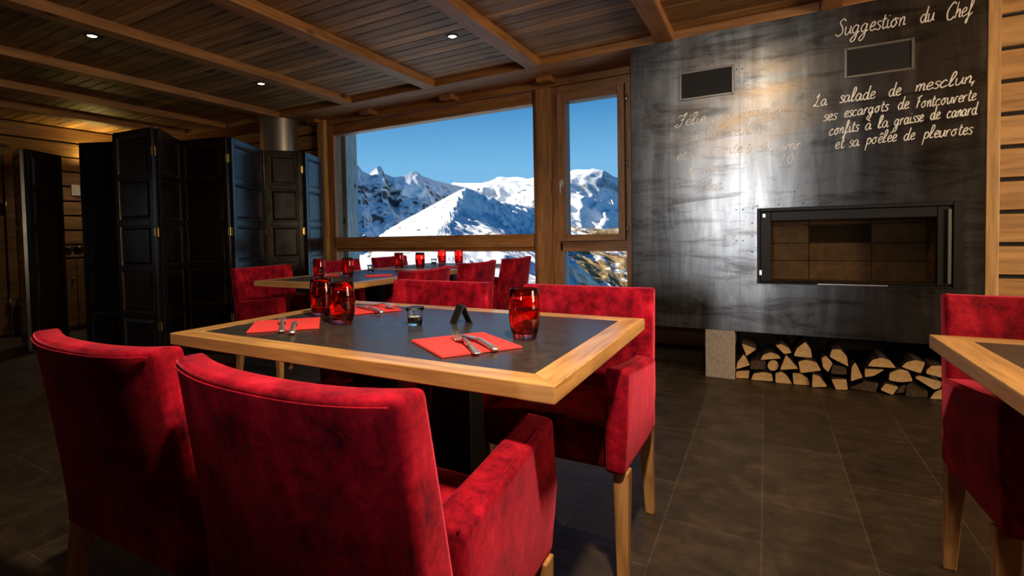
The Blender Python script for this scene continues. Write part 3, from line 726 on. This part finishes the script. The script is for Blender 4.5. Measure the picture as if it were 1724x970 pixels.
def make_chair():
    t = thing('armchair', 'x', 'chair', (0, 0, 0), 0, 'red velvet dining armchairs')
    bm = nbm(); soft_grid(bm, 16, 14, b_front, b_rear); bevel(bm, .013, 3, 0.9)
    back = obj('backrest', bm, M_velvet, t, smooth=True)
    bm = nbm()
    pts = [Vector(b_rear(u_ / 16, 1)) + Vector((0, -.0006, -.0125)) for u_ in [x_ / 2 for x_ in range(-30, 31)]]
    tube(bm, pts, .0016, 6)
    obj('seam_piping', bm, M_velvet, back, smooth=True)
    # seat
    bm = nbm(); hexa(bm, [(-.195, .215, .335), (-.195, -.17, .335), (.195, -.17, .335), (.195, .215, .335), (-.195, .225, .455), (-.195, -.17, .440), (.195, -.17, .440), (.195, .225, .455)][::1])
    bmesh.ops.subdivide_edges(bm, edges=bm.edges[:], cuts=2, use_grid_fill=True)
    for v_ in bm.verts:
        if v_.co.z > .43: v_.co.z += .018 * max(0, 1 - (v_.co.x / .195) ** 2)
    bevel(bm, .016, 3, 0.8); obj('seat', bm, M_velvet, t, smooth=True)
    for s in (-1, 1):
        x0, x1 = s * .192, s * .266
        N = 6; bm = nbm(); rows = []
        for k in range(N + 1):
            q = k / N; y = -.150 + .395 * q
            zt = .585 + .045 * q - .004 * math.sin(q * PI); zb = .330 + .008 * q
            xo = x1 - s * .006 * q; xi = x0 + s * .004
            rows.append([bm.verts.new(p) for p in ((xi, y, zb), (xo - s * .01, y, zb), (xo, y + .006 * q, (zb + zt) / 2), (xo, y - .012 * q, zt), (xi, y - .012 * q, zt + .004), (xi, y, (zb + zt) / 2))])
        for k in range(N):
            for i in range(6): bm.faces.new((rows[k][i], rows[k][(i + 1) % 6], rows[k + 1][(i + 1) % 6], rows[k + 1][i]))
        bm.faces.new(rows[0]); bm.faces.new(rows[-1][::-1])
        bmesh.ops.recalc_face_normals(bm, faces=bm.faces)
        bevel(bm, .014, 3, 0.6); arm = obj('armrest', bm, M_velvet, t, smooth=True)
        bm = nbm()
        tube(bm, [(x1 - s * (.012 + .006 * k / N), -.150 + .395 * k / N - .012 * k / N, .583 + .045 * k / N) for k in range(0, N + 1)][:-1] , .0018, 6)
        obj('seam_piping', bm, M_velvet, arm, smooth=True)
    for s in (-1, 1):
        bm = nbm(); a, c = .022, .015; x = s * .236
        hexa(bm, [(x - c, .205 - c, 0), (x + c, .205 - c, 0), (x + c, .205 + c, 0), (x - c, .205 + c, 0), (x - a, .205 - a, .342), (x + a, .205 - a, .342), (x + a, .205 + a, .342), (x - a, .205 + a, .342)])
        bevel(bm, .004, 2); obj('leg', bm, M_legwood, t)
        bm = nbm(); y0, y1 = -.240, -.185; x = s * .226
        hexa(bm, [(x - c, y0 - c, 0), (x + c, y0 - c, 0), (x + c, y0 + c, 0), (x - c, y0 + c, 0), (x - a, y1 - a, .34), (x + a, y1 - a, .34), (x + a, y1 + a, .34), (x - a, y1 + a, .34)])
        bevel(bm, .004, 2); obj('leg', bm, M_legwood, t)
    return t
chair = make_chair()
CH = [  # x, y, rotation, label
 (-.640, .775, 0, 'red velvet armchair nearest the camera, back turned to us, at the near table'),
 (-1.225, .785, .02, 'red velvet armchair at the left front, seen from behind, left of the nearest armchair'),
 (-.585, 1.665, PI, 'red velvet armchair facing us behind the near table, in front of the steel chimney breast'),
 (-1.235, 1.670, PI, 'red velvet armchair facing us behind the near table, behind candle and black card'),
 (.692, 1.765, PI, 'red velvet armchair behind the table at the right edge, in front of the firewood'),
 (-2.94, 2.50, -PI / 2, 'red armchair beside the dark leather screen at the left end of the far tables'),
 (-2.99, 3.33, -PI / 2, 'red armchair across the far tables, second from the leather screen towards the window'),
 (-2.97, 4.02, -PI / 2, 'red armchair on the far side of the far tables, standing against the large window'),
 (-2.03, 2.60, PI / 2, 'nearest of the three red armchairs turned away along the far tables'),
 (-2.08, 3.36, PI / 2, 'middle one of three red armchairs turned away along the far tables'),
 (-2.06, 4.01, PI / 2, 'red armchair next to the wooden window post, turned away along the far tables'),
]
for i, (x, y, r, lab) in enumerate(CH):
    if i == 0: chair.location = (x, y, 0); chair.rotation_euler = (0, 0, r); chair['label'] = lab
    else: dup(chair, (x, y, 0), r, lab)

# ------------------------------------------------------------------ tables
def make_table(x0, x1, y0, y1, label, cols):
    cx, cy = (x0 + x1) / 2, (y0 + y1) / 2; hx, hy = (x1 - x0) / 2, (y1 - y0) / 2
    t = thing('dining_table', label, 'table', (cx, cy, 0), 0, 'dining tables')
    b_ = .065; zt, zb = .740, .706
    bm = nbm()
    def mitre(p, mi):
        n = nbm(); hexa(n, [(*q, zb) for q in p] + [(*q, zt) for q in p], mi); bevel(n, .0022, 2); merge(bm, n)
    mitre([(-hx, -hy), (hx, -hy), (hx - b_, -hy + b_), (-hx + b_, -hy + b_)], 0)
    mitre([(hx, hy), (-hx, hy), (-hx + b_, hy - b_), (hx - b_, hy - b_)], 0)
    mitre([(hx, -hy), (hx, hy), (hx - b_, hy - b_), (hx - b_, -hy + b_)], 1)
    mitre([(-hx, hy), (-hx, -hy), (-hx + b_, -hy + b_), (-hx + b_, hy - b_)], 1)
    obj('table_frame', bm, [M_oak_x, M_oak_y], t)
    bm = nbm(); box(bm, -hx + b_ + .001, hx - b_ - .001, -hy + b_ + .001, hy - b_ - .001, zb + .002, zt - .001); obj('inlay', bm, M_inlay, t)
    for c in cols:
        bm = nbm(); box(bm, c[0] - .062, c[0] + .062, c[1] - .04, c[1] + .04, .028, zb - .018); bevel(bm, .005, 2); obj('column', bm, M_blackmetal, t)
    bm = nbm(); wx = .30 if hx > hy else .16; wy = .16 if hx > hy else .30
    box(bm, -wx, wx, -wy, wy, 0, .03); bevel(bm, .006, 2); obj('base_plate', bm, M_blackmetal, t)
    bm = nbm(); box(bm, -wx, wx, -wy + .06, wy - .06, zb - .02, zb + .001); obj('top_bracket', bm, M_blackmetal, t)
    return t
make_table(-1.523, -.325, .865, 1.665, 'near dining table with oak frame and charcoal inlay, laid with red napkins', [(-.155, 0), (.155, 0)])
make_table(.354, 1.554, .90, 1.700, 'oak framed table cut off at the right edge of the picture', [(-.155, 0), (.155, 0)])
make_table(-2.870, -2.080, 2.190, 3.360, 'far dining table beside the leather screen, its corner towards us', [(0, -.155), (0, .155)])
make_table(-2.870, -2.080, 3.385, 4.215, 'farthest table, pushed end to end against the window', [(0, -.155), (0, .155)])
ZT = .740

# ------------------------------------------------------------------ table ware
def make_glass(half):
    t = thing('drinking_glass', 'x', 'glass', (0, 0, 0), 0, 'red drinking glasses')
    bm = nbm()
    out = [(0, 0), (.0285, 0), (.0305, .002), (.034, .014), (.0385, .034), (.0408, .060), (.0408, .080), (.0390, .104), (.0365, .129), (.0358, .1305)]
    inn = [(.0350, .1300), (.0372, .104), (.0388, .080), (.0388, .060), (.0364, .036), (.0320, .018), (.026, .0145), (0, .014)]
    lathe(bm, out + inn, 36); g = obj('glass_body', bm, M_redglass, t, smooth=True)
    bm = nbm()
    lathe(bm, [(0, .0146), (.0258, .0151), (.0316, .0185), (.0360, .0365), (.0384, .060), (.0384, half), (0, half)], 36)
    autosmooth(obj('drink', bm, M_drink, t))
    return t
gl = make_glass(.076)
GL = [(-.543, 1.235, 'red glass on the near table at the right, beside the nearest napkin'), (-1.155, 1.205, 'red glass at the middle left of the near table, in front of another glass'),
      (-1.335, 1.292, 'red glass on the near table standing behind the other left-hand glass'), (-2.600, 2.500, 'red glass at the screen end of the far tables, in front of the leather screen'),
      (-2.455, 2.625, 'red glass on the far table standing on the dark red napkin'), (-2.66, 3.46, 'red glass on the farthest table beside the armchair by the window'),
      (-2.47, 3.50, 'red glass on the farthest table, inner one of its nearer pair'), (-2.64, 4.10, 'red glass near the window, left of the farthest pair'), (-2.43, 4.06, 'red glass near the window, right of the farthest pair')]
for i, (x, y, lab) in enumerate(GL):
    if i == 0: gl.location = (x, y, ZT); gl['label'] = lab
    else: dup(gl, (x, y, ZT), i * .7, lab)

NZ = .0045
def napkin(x, y, ang, s, label):
    bm = nbm()
    for k in range(3):
        e_ = s / 2 - .0006 * k
        n = nbm(); box(n, -e_, e_, -e_, e_, .0003 + k * .0014, .0015 + k * .0014); bevel(n, .0004, 1); merge(bm, n)
    tag(obj('napkin', bm, M_paper, loc=(x, y, ZT), rz=ang), label, 'napkin', 'red paper napkins')
napkin(-.647, 1.100, math.radians(55), .210, 'red napkin at the near right place, under the fork and knife nearest us')
napkin(-1.302, 1.106, math.radians(45), .205, 'red napkin at the left place of the near table')
napkin(-1.275, 1.478, math.radians(56), .185, 'red napkin at the back of the near table, right of the two glasses')
napkin(-2.30, 2.76, math.radians(42), .185, 'dark red napkin on the far table under a glass')
napkin(-2.70, 2.66, math.radians(45), .185, 'red napkin on the far table by the leather screen')
napkin(-2.29, 3.74, math.radians(44), .185, 'dark red napkin on the farthest table by the window')

def strip(bm, secs):
    """rounded flat bar along +X: (s, halfwidth, halfthick, z, yoff)"""
    rings = []
    for s, w, h, z, yo in secs:
        rings.append([bm.verts.new(p) for p in ((s, yo - w, z), (s, yo - w * .7, z + h), (s, yo + w * .7, z + h), (s, yo + w, z), (s, yo + w * .7, z - h), (s, yo - w * .7, z - h))])
    for i in range(len(rings) - 1):
        for k in range(6): bm.faces.new((rings[i][k], rings[i][(k + 1) % 6], rings[i + 1][(k + 1) % 6], rings[i + 1][k]))
    bm.faces.new(rings[0][::-1]); bm.faces.new(rings[-1])
def make_fork():
    t = thing('fork', 'x', 'fork', (0, 0, 0), 0, 'forks on the napkins')
    bm = nbm()
    strip(bm, [(0, .0085, .0012, .0022, 0), (.004, .0105, .0014, .0022, 0), (.03, .0092, .0015, .0035, 0), (.07, .0055, .0018, .0105, 0), (.095, .0036, .002, .0150, 0), (.115, .0034, .002, .0145, 0), (.125, .0060, .0015, .0110, 0)])
    obj('handle', bm, M_chrome, t, smooth=True)
    bm = nbm(); strip(bm, [(.122, .005, .0015, .0120, 0), (.132, .0108, .0012, .0078, 0), (.148, .0124, .001, .0055, 0), (.152, .0124, .0009, .0057, 0)])
    for k in range(4):
        yo = -.0098 + k * .00653
        strip(bm, [(.149, .0023, .0009, .0056, yo), (.170, .0019, .0009, .0082, yo * .97), (.188, .0015, .0008, .0140, yo * .93), (.199, .0006, .0005, .0200, yo * .9)])
    obj('tines', bm, M_chrome, t, smooth=True); return t
def make_knife():
    t = thing('table_knife', 'x', 'knife', (0, 0, 0), 0, 'table knives on the napkins')
    bm = nbm(); strip(bm, [(0, .0080, .0030, .0034, 0), (.003, .0092, .0036, .0038, 0), (.04, .0080, .0036, .0060, 0), (.085, .0062, .0034, .0095, 0), (.098, .0070, .0034, .0100, 0)])
    obj('handle', bm, M_chrome, t, smooth=True)
    bm = nbm(); strip(bm, [(.097, .0060, .0016, .0100, 0), (.104, .0048, .0014, .0098, 0), (.112, .0092, .0012, .0092, 0), (.16, .0098, .0011, .0060, .0005), (.19, .0084, .001, .0035, .001), (.206, .0050, .0008, .0022, .003), (.211, .0018, .0006, .0020, .005)])
    obj('blade', bm, M_chrome, t, smooth=True); return t
fk, kn = make_fork(), make_knife()
FK = [(-.556, 1.005, math.radians(137), 'fork at the near right place, nearest us'), (-1.200, 1.003, math.radians(139), 'fork at the left place of the near table'),
      (-1.335, 1.555, math.radians(-22), 'fork at the back place of the near table, behind the glasses'), (-2.62, 2.58, math.radians(138), 'fork on the far table by the leather screen')]
KN = [(-.535, 1.052, math.radians(143), 'knife at the near right place, right of the nearest fork'), (-1.150, .996, math.radians(135), 'knife at the left place of the near table'),
      (-1.155, 1.400, math.radians(155), 'knife at the back place of the near table, behind the glasses'), (-2.56, 2.66, math.radians(128), 'knife on the far table by the leather screen')]
for src, L_ in ((fk, FK), (kn, KN)):
    for i, (x, y, a, lab) in enumerate(L_):
        if i == 0: src.location = (x, y, ZT + NZ); src.rotation_euler = (0, 0, a); src['label'] = lab
        else: dup(src, (x, y, ZT + NZ), a, lab)

def make_candle():
    t = thing('candle_holder', 'x', 'candle', (0, 0, 0), 0, 'tealight holders on the tables')
    bm = nbm()
    lathe(bm, [(0, 0), (.0205, 0), (.0220, .002), (.0232, .025), (.0250, .043), (.0295, .0535), (.0300, .0555), (.0285, .0550), (.0235, .043), (.0212, .025), (.0200, .008), (0, .007)], 32)
    obj('holder_glass', bm, M_clear, t, smooth=True)
    bm = nbm(); lathe(bm, [(0, .0075), (.0185, .0080), (.0190, .0090), (.0192, .024), (.018, .0255), (0, .0250)], 28); autosmooth(obj('tealight', bm, M_wax, t))
    bm = nbm(); tube(bm, [(0, 0, .025), (.0005, 0, .033)], .0008, 6); obj('wick', bm, M_black, t)
    return t
cd = make_candle()
for i, (x, y, lab) in enumerate([(-.924, 1.275, 'clear glass tealight holder in the middle of the near table'), (-2.60, 3.03, 'glass tealight holder on the far table'), (-2.62, 3.93, 'glass tealight holder on the farthest table by the window')]):
    if i == 0: cd.location = (x, y, ZT); cd['label'] = lab
    else: dup(cd, (x, y, ZT), 0, lab)

# folded black card
bm = nbm()
w_, h_, s_ = .025, .056, .027
for s in (-1, 1):
    hexa(bm, [(-w_, s * s_ - .002, 0), (w_, s * s_ - .002, 0), (w_, s * s_ + .002, 0), (-w_, s * s_ + .002, 0), (-w_, -.002 + s * .0015, h_), (w_, -.002 + s * .0015, h_), (w_, .002 + s * .0015, h_), (-w_, .002 + s * .0015, h_)])
tag(obj('tent_card', bm, M_card, loc=(-.815, 1.369, ZT), rz=math.radians(-36)), 'small folded black tent card standing on the near table', 'card')

# ------------------------------------------------------------------ folding screens
def make_panel(parent, a, c, hinge, zt=1.88, zb=.02):
    """one leather panel from plan point a to c"""
    a = Vector((a[0], a[1])); c = Vector((c[0], c[1])); w = (c - a).length
    ang = math.atan2(c.y - a.y, c.x - a.x)
    bm = nbm(); th = .018; st = .052
    rows = 5; rh = (zt - zb - .05) / rows
    zz = [zb + .05 + k * rh for k in range(rows)]
    def bar(x0, x1, z0, z1):
        n = nbm(); box(n, x0, x1, -th, th, z0, z1); bevel(n, .005, 2); merge(bm, n)
    bar(.004, st, zb, zt); bar(w - st, w - .004, zb, zt)
    bar(st, w - st, zb, zb + .05); bar(st, w - st, zt - .05, zt)
    for k in range(1, rows): bar(st, w - st, zz[k] - .025, zz[k] + .025)
    p = obj('screen_panel', bm, M_leather, parent, loc=(a.x, a.y, 0), rz=ang)
    for k in range(rows):
        z0 = zz[k] + (.025 if k else 0); z1 = zz[k] + rh - (.025 if k < rows - 1 else .0) - (.05 if k == rows - 1 else 0) + (.05 if k == rows - 1 else 0)
        z1 = min(z1, zt - .05)
        bm = nbm()
        for s in (-1, 1):
            x0, x1 = st + .012, w - st - .012
            q = [(x0, s * .009, z0 + .012), (x1, s * .009, z0 + .012), (x1, s * .009, z1 - .012), (x0, s * .009, z1 - .012)]
            q2 = [(x0 + .02, s * .015, z0 + .032), (x1 - .02, s * .015, z0 + .032), (x1 - .02, s * .015, z1 - .032), (x0 + .02, s * .015, z1 - .032)]
            v_ = [bm.verts.new(t_) for t_ in q]; u_ = [bm.verts.new(t_) for t_ in q2]
            bm.faces.new(u_)
            for i in range(4): bm.faces.new((v_[i], v_[(i + 1) % 4], u_[(i + 1) % 4], u_[i]))
        box(bm, st, w - st, -.009, .009, z0, z1)
        for s in (-1, 1):
            x0, x1 = st + .008, w - st - .008
            tube(bm, [(x0, s * .011, z0 + .008), (x1, s * .011, z0 + .008), (x1, s * .011, z1 - .008), (x0, s * .011, z1 - .008), (x0, s * .011, z0 + .008)], .0028, 5, 1)
        obj('leather_pad', bm, [M_leather, M_piping], p)
    if hinge:
        for z in (.35, 1.08, 1.70):
            bm = nbm(); tube(bm, [(w, -.0, z - .035), (w, -.0, z + .035)], .008, 10)
            box(bm, w - .014, w, -th - .002, -th + .001, z - .03, z + .03)
            obj('hinge', bm, M_brass, p)
    return p
scrn = thing('folding_screen', 'tall dark leather folding screen zigzagging in front of the window wall', 'screen', (0, 0, 0))
ZZ = [(-5.17, 2.205), (-4.74, 2.42), (-4.50, 2.170), (-4.005, 2.222), (-4.40, 2.645), (-3.905, 2.775), (-4.235, 3.375), (-4.015, 3.690), (-4.215, 4.120)]
for i in range(len(ZZ) - 1):
    a, c = Vector(ZZ[i]), Vector(ZZ[i + 1]); d = (c - a).normalized() * .012
    make_panel(scrn, a + d, c - d, i < len(ZZ) - 2)
scr2 = thing('folding_screen', 'narrow black leather folding screen standing by the left wall near the door', 'screen', (0, 0, 0))
make_panel(scr2, (-6.30, 2.14), (-5.86, 2.04), False); make_panel(scr2, (-5.84, 2.06), (-6.06, 2.42), False)

# stove pipe behind the screen
bm = nbm(); lathe(bm, [(0, 0), (.205, 0), (.205, ZC - .01), (0, ZC - .01)], 40)
o = autosmooth(obj('flue_pipe', bm, M_zinc, loc=(-4.74, 4.02, 0))); tag(o, 'fat brushed metal flue pipe rising to the ceiling behind the leather screen', 'pipe')

# far left: cupboard, cups, switch
t = thing('cupboard', 'low pine cupboard against the left wall behind the leather screens', 'cupboard', (XL + .17, 2.98, 0))
bm = nbm(); n = nbm(); box(n, -.165, .15, -.38, .38, 0, .84); bevel(n, .004, 1); merge(bm, n); obj('carcass', bm, M_log_y, t)
bm = nbm(); box(bm, -.165, .17, -.40, .40, .84, .868); bevel(bm, .005, 2); obj('top_board', bm, M_log_y, t)
for y0 in (-.372, -.122, .128):
    bm = nbm(); box(bm, .15, .168, y0, y0 + .244, .05, .82); bevel(bm, .005, 2); d = obj('cupboard_door', bm, M_log_y, t)
    bm = nbm(); lathe(bm, [(0, 0), (.008, 0), (.010, .015), (0, .02)], 10)
    for v_ in bm.verts: v_.co = Vector((.168 + v_.co.z, y0 + .21 + v_.co.x, .6 + v_.co.y))
    obj('knob', bm, M_zinc, d, smooth=True)
c0 = None
for k in range(6):
    if c0 is None:
        bm = nbm(); lathe(bm, [(0, 0), (.032, 0), (.045, .02), (.052, .06), (.050, .10), (.047, .10), (.048, .06), (.040, .022), (0, .012)], 24)
        c0 = obj('cup', bm, M_darkcup, smooth=True); o = c0
    else: o = c0.copy(); col.objects.link(o)
    o.location = (XL + .23, 2.70 + k * .112, .868)
    tag(o, 'dark round cup in the row on top of the pine cupboard', 'cup', 'dark cups on the pine cupboard')
bm = nbm(); box(bm, XL, XL + .012, 2.975, 3.065, 1.58, 1.71); bevel(bm, .004, 2)
sw = obj('switch_plate', bm, M_white); tag(sw, 'white switch plate on the log wall left of the leather screen', 'switch')
bm = nbm(); box(bm, XL + .012, XL + .018, 3.0, 3.04, 1.61, 1.68); obj('rocker', bm, M_white, sw)

# ------------------------------------------------------------------ downlights
def downlight(x, y, label, power, blend=.9, size=2.2):
    t = thing('downlight', label, 'light', (x, y, ZC), 0, 'recessed ceiling downlights')
    bm = nbm(); lathe(bm, [(.030, .002), (.030, -.004), (.042, -.006), (.046, -.001), (.046, .002)], 28); obj('ring', bm, M_steel_dark, t, smooth=True)
    bm = nbm(); lathe(bm, [(0, -.003), (.022, -.003), (.029, .001)], 24); obj('lamp', bm, M_lamp, t, smooth=True)
    d = bpy.data.lights.new('spot', 'SPOT'); d.energy = power; d.spot_size = size; d.spot_blend = blend; d.color = (1.0, .80, .55); d.shadow_soft_size = .03
    s = bpy.data.objects.new('spot', d); col.objects.link(s); s.parent = t; s.location = (0, 0, -.012)
downlight(-1.87, 3.10, 'lit recessed downlight in the ceiling above the far tables', 34)
downlight(-3.87, 1.76, 'lit downlight in the dark ceiling at the upper left', 2)
downlight(-3.86, 3.09, 'small lit downlight in the ceiling in front of the folding screen', 3)
downlight(-6.50, 3.18, 'lit downlight by the left wall above the pine cupboard', 32)

t = thing('added_wall_lamp', 'small added lamp on the left log wall, hidden behind the screen, its glow on the ceiling', 'lamp', (XL, 3.22, 1.92))  # fixture and bulb added for the warm glow on the ceiling
bm = nbm(); box(bm, 0, .02, -.04, .04, -.06, .06); bevel(bm, .004, 2); obj('back_plate', bm, M_zinc, t)
bm = nbm(); lathe(bm, [(.03, -.05), (.045, .05), (.042, .05), (.027, -.047), (0, -.047), (0, -.05)], 20)
for v_ in bm.verts: v_.co.x += .075
obj('lamp_shade', bm, M_zinc, t, smooth=True)
d = bpy.data.lights.new('added_lamp_bulb', 'POINT'); d.energy = 22; d.color = (1.0, .70, .20); d.shadow_soft_size = .03
o = bpy.data.objects.new('added_lamp_bulb', d); col.objects.link(o); o.parent = t; o.location = (.075, 0, .03)

# ------------------------------------------------------------------ outside
o_post = on_y(569, 300, 4.65); o_post2 = on_y(588, 300, 4.65)
bm = nbm(); box(bm, o_post.x - .12, o_post2.x, 4.60, 4.80, -1.2, 3.2); bevel(bm, .01, 2)
tag(obj('outdoor_post', bm, M_weather), 'weathered grey timber post outside the large window at its left edge', 'post')
p1 = on_y(948, 450, 4.9); p2 = on_y(956, 450, 4.9)
bm = nbm(); box(bm, p1.x - .03, p2.x, 4.86, 4.92, -1.2, .88); bevel(bm, .006, 2)
tag(obj('terrace_post', bm, M_weather), 'thin pale post outside the narrow lower window pane', 'post')

def poly_at(P, t):
    """sample a polyline of (u, v, y) by its own parameter"""
    t = max(0, min(1, t)) * (len(P) - 1); i = min(int(t), len(P) - 2); f_ = t - i
    return [P[i][k] * (1 - f_) + P[i + 1][k] * f_ for k in range(3)]
def terrain(name, top, bot, nu, nv, amp, fr, m, bulge=0.0, label='', bias=0.0, seed=0):
    """slope lofted from a crest line to a foot line, both given as sight direction and distance, roughened into gullies"""
    bm = nbm(); G_ = []
    for j in range(nv + 1):
        t = j / nv; row = []
        for i in range(nu + 1):
            s = i / nu
            a = poly_at(top, s); c = poly_at(bot, s)
            A = on_y(*a); B = on_y(*c)
            p = A.lerp(B, t)
            span = (A - B).length
            q = p * fr + Vector((seed, seed, 0))
            rg = 1 - abs(noise.noise(q) * 2)
            rg += .5 * (1 - abs(noise.noise(q * 2.3) * 2)) + .28 * (1 - abs(noise.noise(q * 5.1) * 2)) + .14 * noise.noise(q * 11)
            env = min(1, t * 5 + .10) * (1 - .4 * t)
            p = p + Vector((bias * .6, -.55, .45)) * amp * (rg - .8) * env + Vector((0, 0, -bulge * span * math.sin(PI * t)))
            row.append(bm.verts.new(p))
        G_.append(row)
    for j in range(nv):
        for i in range(nu): bm.faces.new((G_[j][i], G_[j + 1][i], G_[j + 1][i + 1], G_[j][i + 1]))
    bm.normal_update()
    o = obj(name, bm, m, smooth=True, fixn=False); o['kind'] = 'structure'
    return o
# left ridge, falling away to the right: its face lies in shade
terrain('mountain_ridge', [(520, 262, 1500), (560, 276, 1600), (588, 278, 1650), (600, 276, 1680), (611, 289, 1700), (621, 293, 1720), (634, 282, 1740), (641, 280, 1760), (648, 293, 1790), (662, 299, 1800), (680, 297, 1850), (690, 291, 1880), (701, 289, 1900), (712, 297, 1950), (728, 302, 2000), (748, 308, 2100), (775, 314, 2250), (815, 325, 2500)],
        [(600, 450, 1240), (650, 450, 1320), (700, 450, 1420), (770, 440, 1600), (840, 420, 1850), (890, 400, 2100)], 170, 110, 48, .0055, M_snow_rock, .12, bias=.7, seed=3)
# right back ridge, its face turned to the sun
terrain('mountain_ridge', [(725, 318, 3000), (745, 320, 2950), (765, 308, 2900), (790, 309, 2850), (815, 308, 2800), (832, 303, 2750), (840, 298, 2700), (855, 299, 2700), (872, 298, 2700), (890, 301, 2650), (910, 296, 2600), (935, 293, 2500), (957, 290, 2400), (975, 286, 2350), (1000, 285, 2300), (1018, 288, 2300), (1032, 297, 2350), (1050, 302, 2400), (1090, 320, 2500)],
        [(560, 430, 2100), (640, 430, 1900), (720, 430, 1700), (800, 440, 1500), (900, 445, 1400), (1000, 445, 1300)], 150, 90, 120, .0035, M_snow_far, .08, bias=-.4, seed=11)
# middle hill: sunlit flank towards us and shaded flank beyond its ridge
ridge = [(655, 387, 700), (690, 366, 760), (722, 349, 800), (751, 332, 840), (772, 321, 860), (786, 316, 850), (783, 328, 760), (777, 342, 690), (786, 356, 620), (797, 368, 560), (818, 380, 500), (842, 393, 440), (880, 412, 380), (915, 436, 330), (945, 480, 280), (962, 530, 240)]
terrain('snowy_hill', ridge, [(500, 560, 180), (560, 560, 170), (640, 560, 160), (720, 560, 150), (820, 570, 140), (900, 590, 130), (970, 620, 120)], 120, 80, 13, .02, M_snow_hill, 0.0, seed=5)
terrain('snowy_hill_far_side', [(772, 321, 862), (786, 316, 852), (783, 328, 764), (777, 342, 694), (786, 356, 624), (797, 368, 564), (818, 380, 504), (842, 393, 444), (880, 412, 384), (915, 436, 334), (945, 480, 284), (962, 530, 244)],
        [(905, 346, 1500), (918, 360, 1400), (930, 375, 1300), (938, 390, 1150), (945, 405, 1000), (955, 425, 900), (970, 440, 800), (990, 456, 720), (1010, 474, 640), (1035, 498, 560), (1060, 530, 480), (1075, 560, 420)], 80, 70, 22, .014, M_snow_far, .02, bias=.5, seed=8)
# brown grassy slope seen through the lowest right pane
terrain('grassy_slope', [(925, 372, 640), (950, 378, 640), (985, 384, 640), (1015, 386, 640), (1045, 384, 640), (1100, 380, 640)],
        [(935, 400, 420), (955, 429, 390), (990, 460, 350), (1035, 504, 310), (1080, 560, 270), (1120, 600, 250)], 90, 80, 12, .03, M_snow_brown, 0.0, bias=-.5, seed=15)
# snow field sloping away from the terrace
bm = nbm(); G_ = []
for j in range(31):
    yy = 4.45 + 150 * (j / 30) ** 2; row = []
    for i in range(41):
        xx = -95 + (95 - .43 * yy) * i / 40
        row.append(bm.verts.new((xx, yy, -1.15 - yy * .07 + .5 * noise.noise(Vector((xx * .1, yy * .1, 0))) * min(1, yy / 12))))
    G_.append(row)
for j in range(30):
    for i in range(40): bm.faces.new((G_[j][i], G_[j][i + 1], G_[j + 1][i + 1], G_[j + 1][i]))
o = obj('snow_field', bm, M_snow, smooth=True); o['kind'] = 'structure'
